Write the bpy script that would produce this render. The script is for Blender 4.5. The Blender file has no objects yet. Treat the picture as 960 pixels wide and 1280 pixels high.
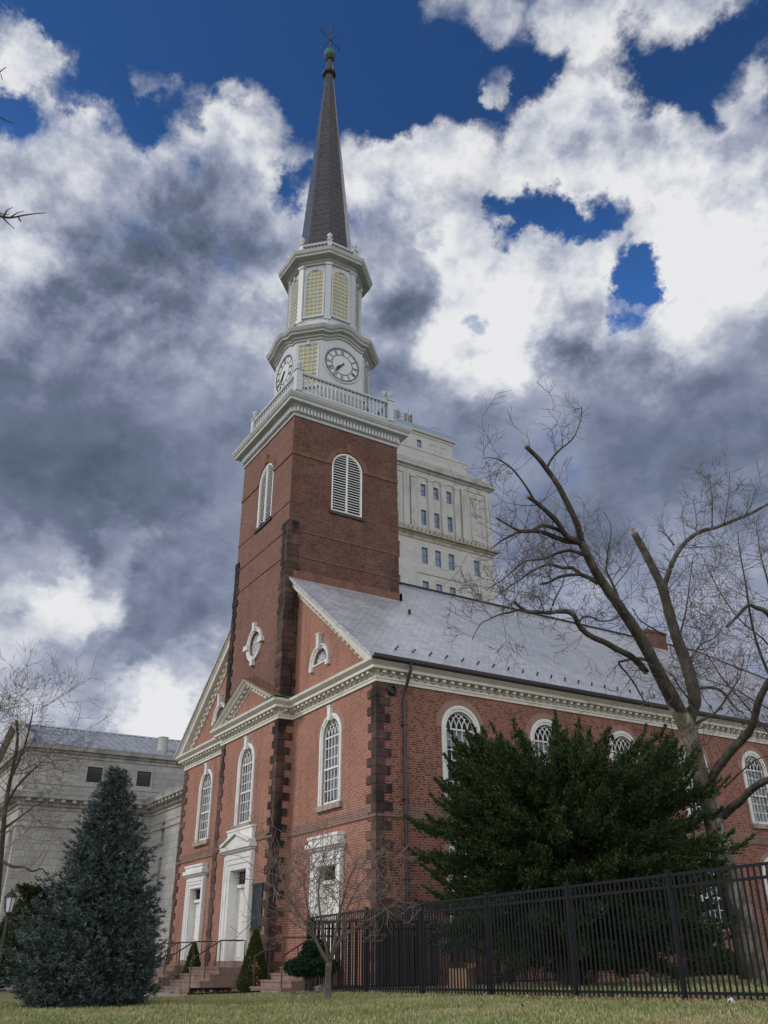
import bpy, math, random
import numpy as np
from mathutils import Vector, Matrix, geometry
R = math.radians
sc = bpy.context.scene
rng = random.Random(7)
npr = np.random.default_rng(7)

# ------------------------------------------------------------------ camera model
CAM = Vector((46.5881, -15.9461, 1.1522))
FW = Vector((-0.749851, 0.48067, 0.45462)); RT = Vector((0.534433, 0.845125, -0.012055)); UP = Vector((0.390005, -0.233924, 0.890604))
F, PX, PY = 1079.89, 499.325, 639.1

def ray(px, py): return FW + RT*((px-PX)/F) - UP*((py-PY)/F)
def at(px, py, depth): return CAM + ray(px, py)*depth
def on(px, py, ax, v):
    d = ray(px, py); return CAM + d*((v-CAM[ax])/d[ax])

def sm(t): t = max(0., min(1., t)); return t*t*(3-2*t)
def gz(x, y):
    z = -0.15 + 0.38*sm((x-16.5)/7.5) + .0145*max(0, min(x, 40)-23)
    z -= 0.10*max(0, -12.5-y) if y > -20 else .75
    return z
def gpt(px, py):
    d = ray(px, py); t = 4.
    while t < 200:
        p = CAM + d*t
        if p.z <= gz(p.x, p.y): return Vector((p.x, p.y, gz(p.x, p.y)))
        t += .05
    return CAM + d*60

# ------------------------------------------------------------------ scene helpers
def tag(o, label=None, cat=None, group=None, kind=None):
    if label: o['label'] = label
    if cat: o['category'] = cat
    if group: o['group'] = group
    if kind: o['kind'] = kind
    return o
def empty(name, loc=(0, 0, 0), label=None, cat=None, group=None):
    o = bpy.data.objects.new(name, None); sc.collection.objects.link(o); o.location = loc
    o.empty_display_size = .2
    return tag(o, label, cat, group)
def children(o): return [c for c in bpy.data.objects if c.parent == o]
def copy_tree(o, parent=None):
    c = o.copy(); sc.collection.objects.link(c)
    if parent is not None: c.parent = parent; c.matrix_parent_inverse = o.matrix_parent_inverse.copy()
    for ch in children(o): copy_tree(ch, c)
    return c

class MB:
    """collects faces in world (or local) coordinates"""
    def __init__(s): s.v = []; s.f = []
    def add(s, vs, fs):
        n = len(s.v); s.v.extend([tuple(v) for v in vs]); s.f.extend([tuple(i+n for i in f) for f in fs])
    def box(s, a, b):
        x0, y0, z0 = a; x1, y1, z1 = b
        x0, x1 = sorted((x0, x1)); y0, y1 = sorted((y0, y1)); z0, z1 = sorted((z0, z1))
        s.add([(x0,y0,z0),(x1,y0,z0),(x1,y1,z0),(x0,y1,z0),(x0,y0,z1),(x1,y0,z1),(x1,y1,z1),(x0,y1,z1)],
              [(0,3,2,1),(4,5,6,7),(0,1,5,4),(1,2,6,5),(2,3,7,6),(3,0,4,7)])
    def obox(s, c, ax, ay, az):
        """oriented box: centre, half-extent vectors"""
        c = Vector(c); vs = []
        for k in (-1, 1):
            for i, j in ((-1,-1),(1,-1),(1,1),(-1,1)): vs.append(c+ax*i+ay*j+az*k)
        s.add(vs, [(0,3,2,1),(4,5,6,7),(0,1,5,4),(1,2,6,5),(2,3,7,6),(3,0,4,7)])
    def bar(s, a, b, w, h=None, up=Vector((0,0,1))):
        a = Vector(a); b = Vector(b); d = (b-a); L = d.length
        if L < 1e-6: return
        d.normalize(); x = d.cross(up)
        if x.length < 1e-3: x = d.cross(Vector((1,0,0)))
        x.normalize(); y = x.cross(d)
        s.obox((a+b)/2, x*w/2, d*L/2, y*(h or w)/2)
    def prism(s, pts, vec):
        """pts: planar polygon (3D), extruded by vec"""
        n = len(pts); pts = [Vector(p) for p in pts]; vec = Vector(vec)
        s.add(pts+[p+vec for p in pts], [tuple(range(n))[::-1], tuple(range(n, 2*n))]+[(i, (i+1) % n, n+(i+1) % n, n+i) for i in range(n)])
    def sweep(s, path, prof, org=(0,0,0), A=(1,0,0), B=(0,1,0), Wv=(0,0,1), closed=False, caps=True, right=True, lift=None):
        """profile (n,w) along 2D path in plane (A,B); n = to the right of travel; w along Wv; mitred"""
        org = Vector(org); A = Vector(A); B = Vector(B); Wv = Vector(Wv)
        P = [Vector(p) for p in path]; n = len(P); sg = 1 if right else -1
        rings = []
        for i in range(n):
            if closed: d0 = (P[i]-P[i-1]).normalized(); d1 = (P[(i+1) % n]-P[i]).normalized()
            else:
                d0 = (P[i]-P[i-1]).normalized() if i else (P[1]-P[0]).normalized()
                d1 = (P[i+1]-P[i]).normalized() if i < n-1 else d0
            n0 = Vector((d0.y, -d0.x))*sg; n1 = Vector((d1.y, -d1.x))*sg
            m = (n0+n1); m = m/(max(.2, m.dot(n0))) if m.length > 1e-6 else n0
            m = m*(1.0)
            up = lift[i] if lift else 0
            rings.append([org+A*(P[i].x+m.x*a)+B*(P[i].y+m.y*a)+Wv*(w+up) for a, w in prof])
        k = len(prof); vs = [v for r in rings for v in r]; fs = []
        for i in range(n if closed else n-1):
            j = (i+1) % n
            for q in range(k):
                t = (q+1) % k
                fs.append((i*k+q, i*k+t, j*k+t, j*k+q))
        if caps and not closed:
            fs.append(tuple(range(k))[::-1]); fs.append(tuple((n-1)*k+q for q in range(k)))
        s.add(vs, fs)
    def lathe(s, c, prof, n=12, A=Vector((1,0,0)), B=Vector((0,1,0)), Wv=Vector((0,0,1)), ph=0.):
        c = Vector(c); vs = []
        for r, z in prof:
            for i in range(n):
                a = ph+2*math.pi*i/n; vs.append(c+A*(r*math.cos(a))+B*(r*math.sin(a))+Wv*z)
        fs = []
        for k in range(len(prof)-1):
            for i in range(n):
                j = (i+1) % n; fs.append((k*n+i, k*n+j, (k+1)*n+j, (k+1)*n+i))
        fs.append(tuple(range(n))[::-1]); fs.append(tuple((len(prof)-1)*n+i for i in range(n)))
        s.add(vs, fs)
    def tube(s, pts, rad, n=5):
        pts = [Vector(p) for p in pts]; m = len(pts)
        if m < 2: return
        vs = []; ref = Vector((.31, .17, .93)).normalized()
        for i, p in enumerate(pts):
            d = (pts[min(i+1, m-1)]-pts[max(i-1, 0)])
            if d.length < 1e-9: d = Vector((0,0,1))
            d.normalize()
            x = d.cross(ref)
            if x.length < .1: x = d.cross(Vector((1,0,0)))
            x.normalize(); y = d.cross(x)
            for k in range(n):
                a = 2*math.pi*k/n; vs.append(p+x*(rad[i]*math.cos(a))+y*(rad[i]*math.sin(a)))
        fs = [(i*n+k, i*n+(k+1) % n, (i+1)*n+(k+1) % n, (i+1)*n+k) for i in range(m-1) for k in range(n)]
        fs += [tuple(range(n))[::-1], tuple((m-1)*n+k for k in range(n))]
        s.add(vs, fs)
    def plate(s, outer, holes, org, A, B, inward=None, depth=.25):
        """flat wall with holes; outlines 2D in (A,B); reveals go along inward by depth"""
        org = Vector(org); A = Vector(A); B = Vector(B)
        loops = [outer]+holes
        t = geometry.tessellate_polygon([[Vector((p[0], p[1], 0)) for p in l] for l in loops])
        flat = [p for l in loops for p in l]
        nrm = A.cross(B)
        vs = [org+A*p[0]+B*p[1] for p in flat]; fs = []
        for tri in t:
            a, b, c = [Vector((flat[i][0], flat[i][1])) for i in tri]
            cr = (b-a).cross(c-a)
            if abs(cr) < 1e-9: continue
            fs.append(tuple(tri) if cr > 0 else tuple(tri)[::-1])
        s.add(vs, fs)
        if inward is not None:
            iv = Vector(inward)*depth
            for h in holes:
                q = [org+A*p[0]+B*p[1] for p in h]; n = len(q)
                s.add(q+[p+iv for p in q], [(i, n+i, n+(i+1) % n, (i+1) % n) for i in range(n)])
    def build(s, name, mat, parent=None, smooth=False, uv=True):
        me = bpy.data.meshes.new(name); me.from_pydata(s.v, [], s.f); me.update()
        if uv and len(s.f) < 60000: add_uv(me)
        if smooth: me.polygons.foreach_set('use_smooth', [True]*len(me.polygons))
        me.materials.append(mat)
        o = bpy.data.objects.new(name, me); sc.collection.objects.link(o)
        if parent is not None:
            o.parent = parent
            if parent.type == 'EMPTY' and parent.parent is None and not parent.get('_local'):
                o.matrix_parent_inverse = Matrix.Translation(-Vector(parent.location))
        return o
def add_uv(me):
    uvl = me.uv_layers.new(name='UVMap'); dat = np.empty(len(me.loops)*2, np.float32)
    co = [v.co for v in me.vertices]; k = 0
    for p in me.polygons:
        n = p.normal
        if abs(n.z) > .85: t = Vector((1,0,0)); b = Vector((0,1,0))
        else:
            t = Vector((-n.y, n.x, 0)).normalized(); b = n.cross(t)
        for li in range(p.loop_start, p.loop_start+p.loop_total):
            c = co[me.loops[li].vertex_index]; dat[2*li] = c.dot(t); dat[2*li+1] = c.dot(b)
    uvl.data.foreach_set('uv', dat)

# ------------------------------------------------------------------ materials
class N:
    def __init__(s, name):
        s.m = bpy.data.materials.new(name); s.m.use_nodes = True; s.t = s.m.node_tree
        s.t.nodes.clear(); s.out = s.n('ShaderNodeOutputMaterial'); s.b = s.n('ShaderNodeBsdfPrincipled'); s.l(s.b.outputs[0], s.out.inputs[0])
    def n(s, t, **kw):
        nd = s.t.nodes.new(t)
        for k, v in kw.items(): setattr(nd, k, v)
        return nd
    def l(s, a, b): s.t.links.new(a, b)
    def val(s, sock, v):
        if isinstance(v, (int, float)): sock.default_value = v
        elif isinstance(v, tuple): sock.default_value = (*v, 1) if len(v) == 3 and sock.type == 'RGBA' else v
        else: s.l(v, sock)
    def noise(s, scale, detail=4, rough=.55, vec=None, dist=0):
        nd = s.n('ShaderNodeTexNoise'); nd.inputs['Scale'].default_value = scale; nd.inputs['Detail'].default_value = detail
        nd.inputs['Roughness'].default_value = rough; nd.inputs['Distortion'].default_value = dist
        s.l(vec if vec is not None else s.obj(), nd.inputs['Vector']); return nd.outputs['Fac']
    def obj(s):
        if not hasattr(s, '_o'): s._o = s.n('ShaderNodeNewGeometry').outputs['Position']
        return s._o
    def uv(s): return s.n('ShaderNodeTexCoord').outputs['UV']
    def mapv(s, vec, sc_=(1,1,1), loc=(0,0,0)):
        m = s.n('ShaderNodeMapping'); s.l(vec, m.inputs[0]); m.inputs['Scale'].default_value = sc_; m.inputs['Location'].default_value = loc; return m.outputs[0]
    def ramp(s, fac, a, b, lo=0., hi=1.):
        r = s.n('ShaderNodeMapRange'); s.l(fac, r.inputs[0]); r.inputs[1].default_value = a; r.inputs[2].default_value = b
        r.inputs[3].default_value = lo; r.inputs[4].default_value = hi; return r.outputs[0]
    def mix(s, fac, a, b, mode='MIX'):
        m = s.n('ShaderNodeMix', data_type='RGBA', blend_type=mode)
        s.val(m.inputs[0], fac); s.val(m.inputs[6], a); s.val(m.inputs[7], b); return m.outputs[2]
    def math(s, op, a, b=0.):
        m = s.n('ShaderNodeMath', operation=op); s.val(m.inputs[0], a); s.val(m.inputs[1], b); return m.outputs[0]
    def bump(s, h, st=.4, d=.02):
        b = s.n('ShaderNodeBump'); b.inputs['Strength'].default_value = st; b.inputs['Distance'].default_value = d
        s.l(h, b.inputs['Height']); s.l(b.outputs[0], s.b.inputs['Normal'])
    def done(s, col, rough=.8, spec=.3, metal=0.):
        s.val(s.b.inputs['Base Color'], col); s.val(s.b.inputs['Roughness'], rough)
        s.b.inputs['Specular IOR Level'].default_value = spec; s.b.inputs['Metallic'].default_value = metal
        return s.m

def brick_mat(name, c1, c2, mortar, dark=(.06,.035,.03), headers=.35, soot=.3, w=.215, h=.072, blotch=(.25,.12,.09), rub=0.):
    m = N(name); uv = m.uv()
    def bt(a, b, mo, off=.5):
        t = m.n('ShaderNodeTexBrick'); m.l(uv, t.inputs['Vector']); t.offset = off
        t.inputs['Color1'].default_value = (*a, 1); t.inputs['Color2'].default_value = (*b, 1); t.inputs['Mortar'].default_value = (*mo, 1)
        t.inputs['Scale'].default_value = 1; t.inputs['Mortar Size'].default_value = h*.14; t.inputs['Mortar Smooth'].default_value = .3
        t.inputs['Brick Width'].default_value = w; t.inputs['Row Height'].default_value = h; t.inputs['Bias'].default_value = -.1
        return t
    t = bt(c1, c2, mortar)
    # glazed dark headers: their own per-brick pattern
    t2 = m.n('ShaderNodeTexBrick'); m.l(uv, t2.inputs['Vector']); t2.offset = .5
    for k, v in (('Color1', (0,0,0,1)), ('Color2', (1,1,1,1)), ('Mortar', (0,0,0,1))): t2.inputs[k].default_value = v
    t2.inputs['Scale'].default_value = 1; t2.inputs['Mortar Size'].default_value = .009; t2.inputs['Brick Width'].default_value = w*.5; t2.inputs['Row Height'].default_value = h
    hd = m.ramp(t2.outputs['Color'], .70, .80, 0, headers)
    col = m.mix(hd, t.outputs['Color'], dark)
    big = m.noise(.45, 5, .6); mid = m.noise(2.2, 5, .65); fine = m.noise(14, 3)
    col = m.mix(m.ramp(mid, .5, .72, 0, .55), col, blotch)
    col = m.mix(m.ramp(big, .45, .75, 0, soot), col, dark)
    stk = m.noise(1.9, 5, .65, m.mapv(m.obj(), (1,1,.10))); col = m.mix(m.ramp(stk, .53, .72, 0, .25+soot), col, (.07,.045,.04))
    if rub:
        st = m.mix(m.ramp(m.noise(6, 5, .7, m.mapv(m.obj(), (1,1,2.6))), .45, .62), (.055,.03,.024), (.20,.10,.065))
        z = m.n('ShaderNodeSeparateXYZ'); m.l(m.obj(), z.inputs[0])
        col = m.mix(m.ramp(m.noise(.9, 6, .7, m.mapv(m.obj(), (1,1,1.4), (4,1,2))), .46, .56, 0, rub), col, st)
    col = m.mix(m.ramp(fine, .3, .7, 0, .25), col, (.10,.06,.05))
    m.bump(t.outputs['Fac'], -.35 if False else .3, -.008)
    return m.done(col, .9, .2)

M = {}
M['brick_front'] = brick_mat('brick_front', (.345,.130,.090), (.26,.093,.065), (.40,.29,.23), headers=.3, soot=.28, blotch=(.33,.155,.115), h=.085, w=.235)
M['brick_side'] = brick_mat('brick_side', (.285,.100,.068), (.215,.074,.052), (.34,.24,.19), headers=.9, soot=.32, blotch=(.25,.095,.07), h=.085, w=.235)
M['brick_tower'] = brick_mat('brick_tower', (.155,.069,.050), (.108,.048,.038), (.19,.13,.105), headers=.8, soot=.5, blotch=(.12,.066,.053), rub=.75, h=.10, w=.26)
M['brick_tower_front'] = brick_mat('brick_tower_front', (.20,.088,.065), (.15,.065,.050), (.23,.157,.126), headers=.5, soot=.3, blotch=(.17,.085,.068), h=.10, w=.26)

def stone_mat(name, a, b, stain=None, stain_amt=.7, sx=1.2, rough=.9, island=0.):
    m = N(name)
    col = m.mix(m.ramp(m.noise(3.2, 6, .65), .35, .65), a, b)
    if island:
        ri = m.n('ShaderNodeNewGeometry').outputs['Random Per Island']
        col = m.mix(m.math('MULTIPLY', ri, island), col, tuple(x*.35 for x in a))
    if stain:
        col = m.mix(m.ramp(m.noise(sx, 6, .7, m.mapv(m.obj(), (1,1,.35))), *((.43,.56) if stain_amt > .96 else (.48,.60)), 0, stain_amt), col, stain)
    m.bump(m.noise(22, 5, .7), .35, .02)
    return m.done(col, rough, .25)
M['quoin'] = stone_mat('brownstone', (.16,.098,.078), (.095,.060,.050), (.018,.016,.017), .95, .55, island=.85)
M['quoin_black'] = stone_mat('sooty_brownstone', (.14,.085,.068), (.08,.05,.042), (.014,.013,.013), .97, .8, island=.8)
M['quoin_brown'] = stone_mat('brownstone_plain', (.17,.088,.066), (.12,.064,.05), (.05,.03,.026), .6, .9, island=.5)
M['brownstone'] = stone_mat('brownstone_trim', (.20,.10,.072), (.15,.076,.056), (.07,.045,.04), .5, 2.)
M['sill'] = stone_mat('stone_sill', (.36,.31,.25), (.28,.24,.19), (.14,.12,.10), .5, 3)
M['step'] = stone_mat('brownstone_steps', (.255,.175,.145), (.195,.135,.112), (.09,.065,.055), .6, 1.6)
def paint(name, c, dirt=(.35,.33,.29), amt=.35, rough=.5):
    m = N(name); col = m.mix(m.ramp(m.noise(1.7, 6, .7), .48, .72, 0, amt), c, dirt)
    col = m.mix(m.ramp(m.noise(9, 4, .6, m.mapv(m.obj(), (1,1,.18))), .52, .75, 0, amt*.8), col, dirt)
    return m.done(col, rough, .4)
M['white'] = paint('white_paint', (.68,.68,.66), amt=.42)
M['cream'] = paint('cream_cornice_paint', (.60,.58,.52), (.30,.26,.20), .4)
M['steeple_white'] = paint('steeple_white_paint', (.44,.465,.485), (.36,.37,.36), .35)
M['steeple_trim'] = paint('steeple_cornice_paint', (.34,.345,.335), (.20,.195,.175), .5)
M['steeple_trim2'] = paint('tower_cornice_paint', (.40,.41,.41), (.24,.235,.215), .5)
M['door'] = paint('door_paint', (.70,.68,.63), (.45,.42,.36), .25)
M['yellow_blind'] = paint('yellow_louvre', (.40,.37,.205), (.26,.24,.13), .5)
M['black_paint'] = paint('clock_black', (.012,.012,.014), (.03,.03,.03), .3)
M['dial'] = paint('clock_dial', (.50,.52,.54), (.5,.5,.5), .1)
M['louvre'] = paint('louvre_white', (.72,.73,.72), (.35,.33,.3), .25)
M['dark_room'] = stone_mat('dark_interior', (.010,.010,.012), (.016,.015,.016))
m = N('fence_black'); M['fence'] = m.done(m.mix(m.noise(8, 3), (.005,.0055,.008), (.009,.0095,.012)), .5, .25)
m = N('rail_iron'); M['rail'] = m.done(m.mix(m.ramp(m.noise(18, 4), .4, .65), (.035,.022,.02), (.10,.045,.03)), .6, .4)
m = N('downspout'); M['spout'] = m.done(m.mix(m.ramp(m.noise(2, 4), .4, .6), (.07,.045,.055), (.05,.034,.042)), .5, .4)
m = N('gutter_dark'); M['gutter'] = m.done((.022,.018,.02), .5, .4)
m = N('verdigris'); M['verdigris'] = m.done(m.mix(m.ramp(m.noise(5, 5), .4, .65), (.07,.15,.13), (.035,.075,.068)), .7, .3)
m = N('plaque_bronze'); 
pc = m.mix(m.ramp(m.noise(4, 5), .4, .65), (.018,.036,.036), (.028,.055,.052)); m.bump(m.noise(60, 2, .5, m.mapv(m.obj(), (.6,.6,3))), .8, .01); M['plaque'] = m.done(pc, .5, .4)
m = N('verdigris_pale'); M['verdigris_pale'] = m.done(m.mix(m.ramp(m.noise(7, 5), .4, .65), (.38,.42,.26), (.20,.28,.18)), .7, .3)
# slate
def slate(name, c1, c2, w=.32, h=.24, rough=(.34,.55), spec=.55, mort=None):
    m = N(name); uv = m.uv(); t = m.n('ShaderNodeTexBrick'); m.l(uv, t.inputs['Vector']); t.offset = .5
    t.inputs['Color1'].default_value = (*c1, 1); t.inputs['Color2'].default_value = (*c2, 1)
    t.inputs['Mortar'].default_value = (*(mort or tuple(x*.42 for x in c2)), 1); t.inputs['Scale'].default_value = 1
    t.inputs['Mortar Size'].default_value = .014 if h < .3 else .035; t.inputs['Brick Width'].default_value = w; t.inputs['Row Height'].default_value = h
    # rows tilt a little like real slates: saw-tooth height
    sep = m.n('ShaderNodeSeparateXYZ'); m.l(uv, sep.inputs[0])
    saw = m.math('FRACT', m.math('DIVIDE', sep.outputs[1], h))
    col = m.mix(m.ramp(m.noise(1.1, 6, .65), .4, .7, 0, .4), t.outputs['Color'], tuple(x*1.25 for x in c1))
    col = m.mix(m.ramp(m.noise(5, 4, .6), .55, .75, 0, .4), col, tuple(x*.55 for x in c2))
    col = m.mix(m.ramp(m.noise(1.3, 5, .65, m.mapv(m.obj(), (.25,1,.25))), .5, .72, 0, .35), col, tuple(x*.6 for x in c2))
    m.bump(saw, .55, -.035)
    return m.done(col, m.ramp(m.noise(3, 4), .3, .7, *rough), spec)
M['slate'] = slate('slate_roof', (.45,.455,.475), (.31,.32,.345), rough=(.28,.45), spec=.7)
M['spire'] = slate('spire_slate', (.070,.060,.050), (.064,.055,.046), 2.4, .46, (.20,.32), .6, (.030,.026,.022))
m = N('glass'); m.b.inputs['Roughness'].default_value = .05; m.b.inputs['Base Color'].default_value = (.02,.025,.04,1); m.b.inputs['IOR'].default_value = 1.5
tr = m.n('ShaderNodeBsdfTransparent'); tr.inputs[0].default_value = (.8,.84,.86,1); mx = m.n('ShaderNodeMixShader'); mx.inputs[0].default_value = .26
m.l(tr.outputs[0], mx.inputs[1]); m.l(m.b.outputs[0], mx.inputs[2]); m.l(mx.outputs[0], m.out.inputs[0])
wv = m.noise(5, 2, .5); m.bump(wv, .10, .02); M['glass'] = m.m
m = N('office_glass'); m.bump(m.noise(2, 2), .05, .05); M['office_glass'] = m.done(m.mix(m.ramp(m.noise(.9, 3, .5), .4, .6), (.05,.085,.15), (.10,.16,.26)), .10, .9)
M['pale'] = paint('pale_panel', (.42,.44,.47), (.28,.29,.31), .5); M['trim'] = paint('old_white_trim', (.60,.59,.565), (.36,.34,.30), .4)
m = N('annex_glass'); M['annex_glass'] = m.done((.012,.014,.018), .15, .5)
m = N('curtain'); s_ = m.n('ShaderNodeSeparateXYZ'); m.l(m.obj(), s_.inputs[0])
M['curtain'] = m.done(m.mix(m.ramp(m.noise(3, 3, .5, m.mapv(m.obj(), (3,3,.3))), .35, .65), (.80,.80,.80), (.45,.47,.52)), .9, .1)
m = N('blind'); M['blind'] = m.done(m.mix(m.noise(2, 3), (.60,.62,.60), (.50,.53,.52)), .8, .2)
# limestone of the courthouse
def ashlar(name, c1, c2, mort, w=1.1, h=.45, stain=(.16,.15,.13), amt=.5):
    m = N(name); uv = m.uv(); t = m.n('ShaderNodeTexBrick'); m.l(uv, t.inputs['Vector']); t.offset = .5
    t.inputs['Color1'].default_value = (*c1, 1); t.inputs['Color2'].default_value = (*c2, 1); t.inputs['Mortar'].default_value = (*mort, 1)
    t.inputs['Scale'].default_value = 1; t.inputs['Mortar Size'].default_value = .018; t.inputs['Mortar Smooth'].default_value = .4
    t.inputs['Brick Width'].default_value = w; t.inputs['Row Height'].default_value = h
    col = m.mix(m.ramp(m.noise(.5, 6, .65, m.mapv(m.obj(), (1,1,.5))), .46, .7, 0, amt), t.outputs['Color'], stain)
    col = m.mix(m.ramp(m.noise(2.6, 5, .65), .5, .75, 0, amt*.7), col, stain)
    m.bump(m.noise(12, 4), .15, .01)
    return m.done(col, .9, .2)
M['limestone'] = ashlar('limestone', (.38,.372,.352), (.31,.304,.288), (.19,.186,.178))
M['limestone_tower'] = ashlar('limestone_tower', (.43,.43,.415), (.38,.38,.365), (.31,.31,.30), 1.6, .7, (.33,.32,.30), .45)
M['limestone_trim'] = stone_mat('limestone_trim', (.38,.37,.345), (.31,.30,.28), (.14,.135,.125), .6, 1.)
M['tower_trim'] = stone_mat('tower_limestone_trim', (.42,.42,.405), (.36,.36,.345), (.21,.21,.20), .5, .8)
m = N('metal_roof'); M['metal_roof'] = m.done(m.mix(m.ramp(m.noise(.8, 4), .35, .65), (.38,.40,.43), (.28,.295,.32)), .38, .5, .35)
m = N('blue_roof'); M['blue_roof'] = m.done((.22,.28,.36), .4, .5)
def bark(name, a, b, c, sc_=6, patch=.5):
    m = N(name); v = m.mapv(m.obj(), (1,1,.45))
    col = m.mix(m.ramp(m.noise(sc_, 6, .65, v), .38, .62), a, b)
    col = m.mix(m.ramp(m.noise(2.1, 5, .7, v), .5, .58, 0, patch), col, c)
    m.bump(m.noise(sc_*3, 5, .7, v), .6, .02); return m.done(col, .92, .15)
M['bark'] = bark('sycamore_bark', (.17,.15,.12), (.085,.075,.06), (.34,.31,.26), 5, .8)
M['limb'] = bark('dark_limb_bark', (.082,.072,.062), (.048,.043,.038), (.17,.155,.13), 8, .45)
M['twig'] = bark('twig_bark', (.12,.095,.085), (.085,.066,.06), (.17,.14,.12), 9, .3)
M['small_bark'] = bark('small_tree_bark', (.19,.155,.13), (.13,.105,.09), (.25,.21,.175), 12, .4)
M['cut_wood'] = stone_mat('cut_wood', (.24,.17,.12), (.16,.11,.08))
def leaf(name, cols, rough=.6):
    m = N(name); ri = m.n('ShaderNodeNewGeometry').outputs['Random Per Island']
    r = m.n('ShaderNodeValToRGB'); m.l(ri, r.inputs[0]); e = r.color_ramp.elements
    e[0].position = 0; e[0].color = (*cols[0], 1); e[1].position = 1; e[1].color = (*cols[-1], 1)
    for i, c in enumerate(cols[1:-1]): k = e.new((i+1)/(len(cols)-1)); k.color = (*c, 1)
    col = m.mix(m.ramp(m.noise(1.3, 4), .35, .65, 0, .5), r.outputs[0], tuple(x*.6 for x in cols[0]))
    return m.done(col, rough, .2)
M['spruce'] = leaf('blue_spruce_needles', [(.030,.050,.045), (.058,.086,.078), (.095,.130,.122), (.15,.19,.18)])
M['yew'] = leaf('yew_needles', [(.012,.030,.013), (.026,.055,.019), (.052,.088,.026), (.100,.125,.040)])
M['arbor'] = leaf('dwarf_spruce_needles', [(.025,.05,.012), (.05,.08,.018), (.085,.11,.03)])
M['topiary'] = leaf('boxwood_leaves', [(.012,.03,.014), (.022,.05,.022), (.035,.07,.03)])
M['dark_ever'] = leaf('dark_evergreen_needles', [(.018,.028,.010), (.035,.045,.014), (.06,.06,.02)])
M['drygrass'] = leaf('dry_stems', [(.12,.08,.05), (.18,.12,.07), (.09,.06,.04)])
M['grass'] = leaf('grass_blades', [(.15,.20,.055), (.22,.27,.085), (.33,.34,.15), (.48,.41,.26)], .7)
gm = M['grass'].node_tree; pb = [n for n in gm.nodes if n.type == 'BSDF_PRINCIPLED'][0]; lk = pb.inputs['Base Color'].links[0].from_socket
ge = gm.nodes.new('ShaderNodeNewGeometry'); nz = gm.nodes.new('ShaderNodeTexNoise'); nz.inputs['Scale'].default_value = .55; nz.inputs['Detail'].default_value = 6; gm.links.new(ge.outputs['Position'], nz.inputs['Vector'])
mr_ = gm.nodes.new('ShaderNodeMapRange'); gm.links.new(nz.outputs['Fac'], mr_.inputs[0]); mr_.inputs[1].default_value = .50; mr_.inputs[2].default_value = .64; mr_.inputs[4].default_value = .55
mx_ = gm.nodes.new('ShaderNodeMix'); mx_.data_type = 'RGBA'; gm.links.new(mr_.outputs[0], mx_.inputs[0]); gm.links.new(lk, mx_.inputs[6]); mx_.inputs[7].default_value = (.40,.32,.19,1); gm.links.new(mx_.outputs[2], pb.inputs['Base Color'])
M['fallen'] = leaf('dead_leaves', [(.14,.075,.045), (.25,.15,.09), (.38,.29,.20)], .8)
m = N('lawn'); a = m.mix(m.ramp(m.noise(1.2, 6, .7), .35, .65), (.15,.165,.07), (.26,.235,.13)); a = m.mix(m.ramp(m.noise(.5, 5, .7), .5, .68, 0, .7), a, (.34,.28,.18))
a = m.mix(m.ramp(m.noise(30, 3), .4, .7, 0, .4), a, (.08,.10,.035)); m.bump(m.noise(40, 4), .5, .03); M['lawn'] = m.done(a, .95, .1)
m = N('concrete'); a = m.mix(m.ramp(m.noise(1.5, 6, .65), .35, .7), (.33,.30,.26), (.23,.205,.18)); m.bump(m.noise(20, 4), .2, .01); M['concrete'] = m.done(a, .9, .2)
m = N('asphalt'); M['asphalt'] = m.done(m.mix(m.noise(3, 5), (.05,.05,.05), (.065,.063,.06)), .85, .2)
m = N('mulch'); M['mulch'] = m.done(m.mix(m.ramp(m.noise(14, 5, .7), .4, .6), (.028,.018,.013), (.07,.045,.03)), .95, .1)
m = N('white_plastic'); M['litter'] = m.done((.50,.51,.53), .5, .4)
m = N('cardboard'); M['card'] = m.done(m.mix(m.noise(4, 3), (.33,.22,.13), (.25,.165,.10)), .85, .1)
m = N('rubble_stone'); M['rubble'] = m.done(m.mix(m.ramp(m.noise(5, 4), .35, .65), (.26,.25,.23), (.12,.11,.10)), .9, .2)
m = N('lamp_glass'); M['lampglass'] = m.done((.55,.58,.62), .25, .5)

# ------------------------------------------------------------------ CHURCH numbers
W = 20.; p = .67; TX0, TX1 = 6.88, 13.12; TY0, TY1 = -p, 5.40; ZE = 10.0; ZT = 25.27; cyT = 2.37; YB = 40.
ZEA = 10.78; SL = .769; RZ = ZEA+SL*10.6
church = empty('church', (10, 2, -.15), 'red brick church with a tall white clock steeple and slate spire behind the lawn', 'church')
def arch(cx, z0, w, h, n=14, sq=False):
    """arched opening outline, CCW"""
    r = w/2; zs = z0+h-r
    if sq: return [(cx-r, z0), (cx+r, z0), (cx+r, z0+h), (cx-r, z0+h)]
    return [(cx-r, z0), (cx+r, z0)]+[(cx+r*math.cos(math.pi*i/n), zs+r*math.sin(math.pi*i/n)) for i in range(n+1)]
SIDEY = [3.72+4.3*k for k in range(9)]
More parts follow.
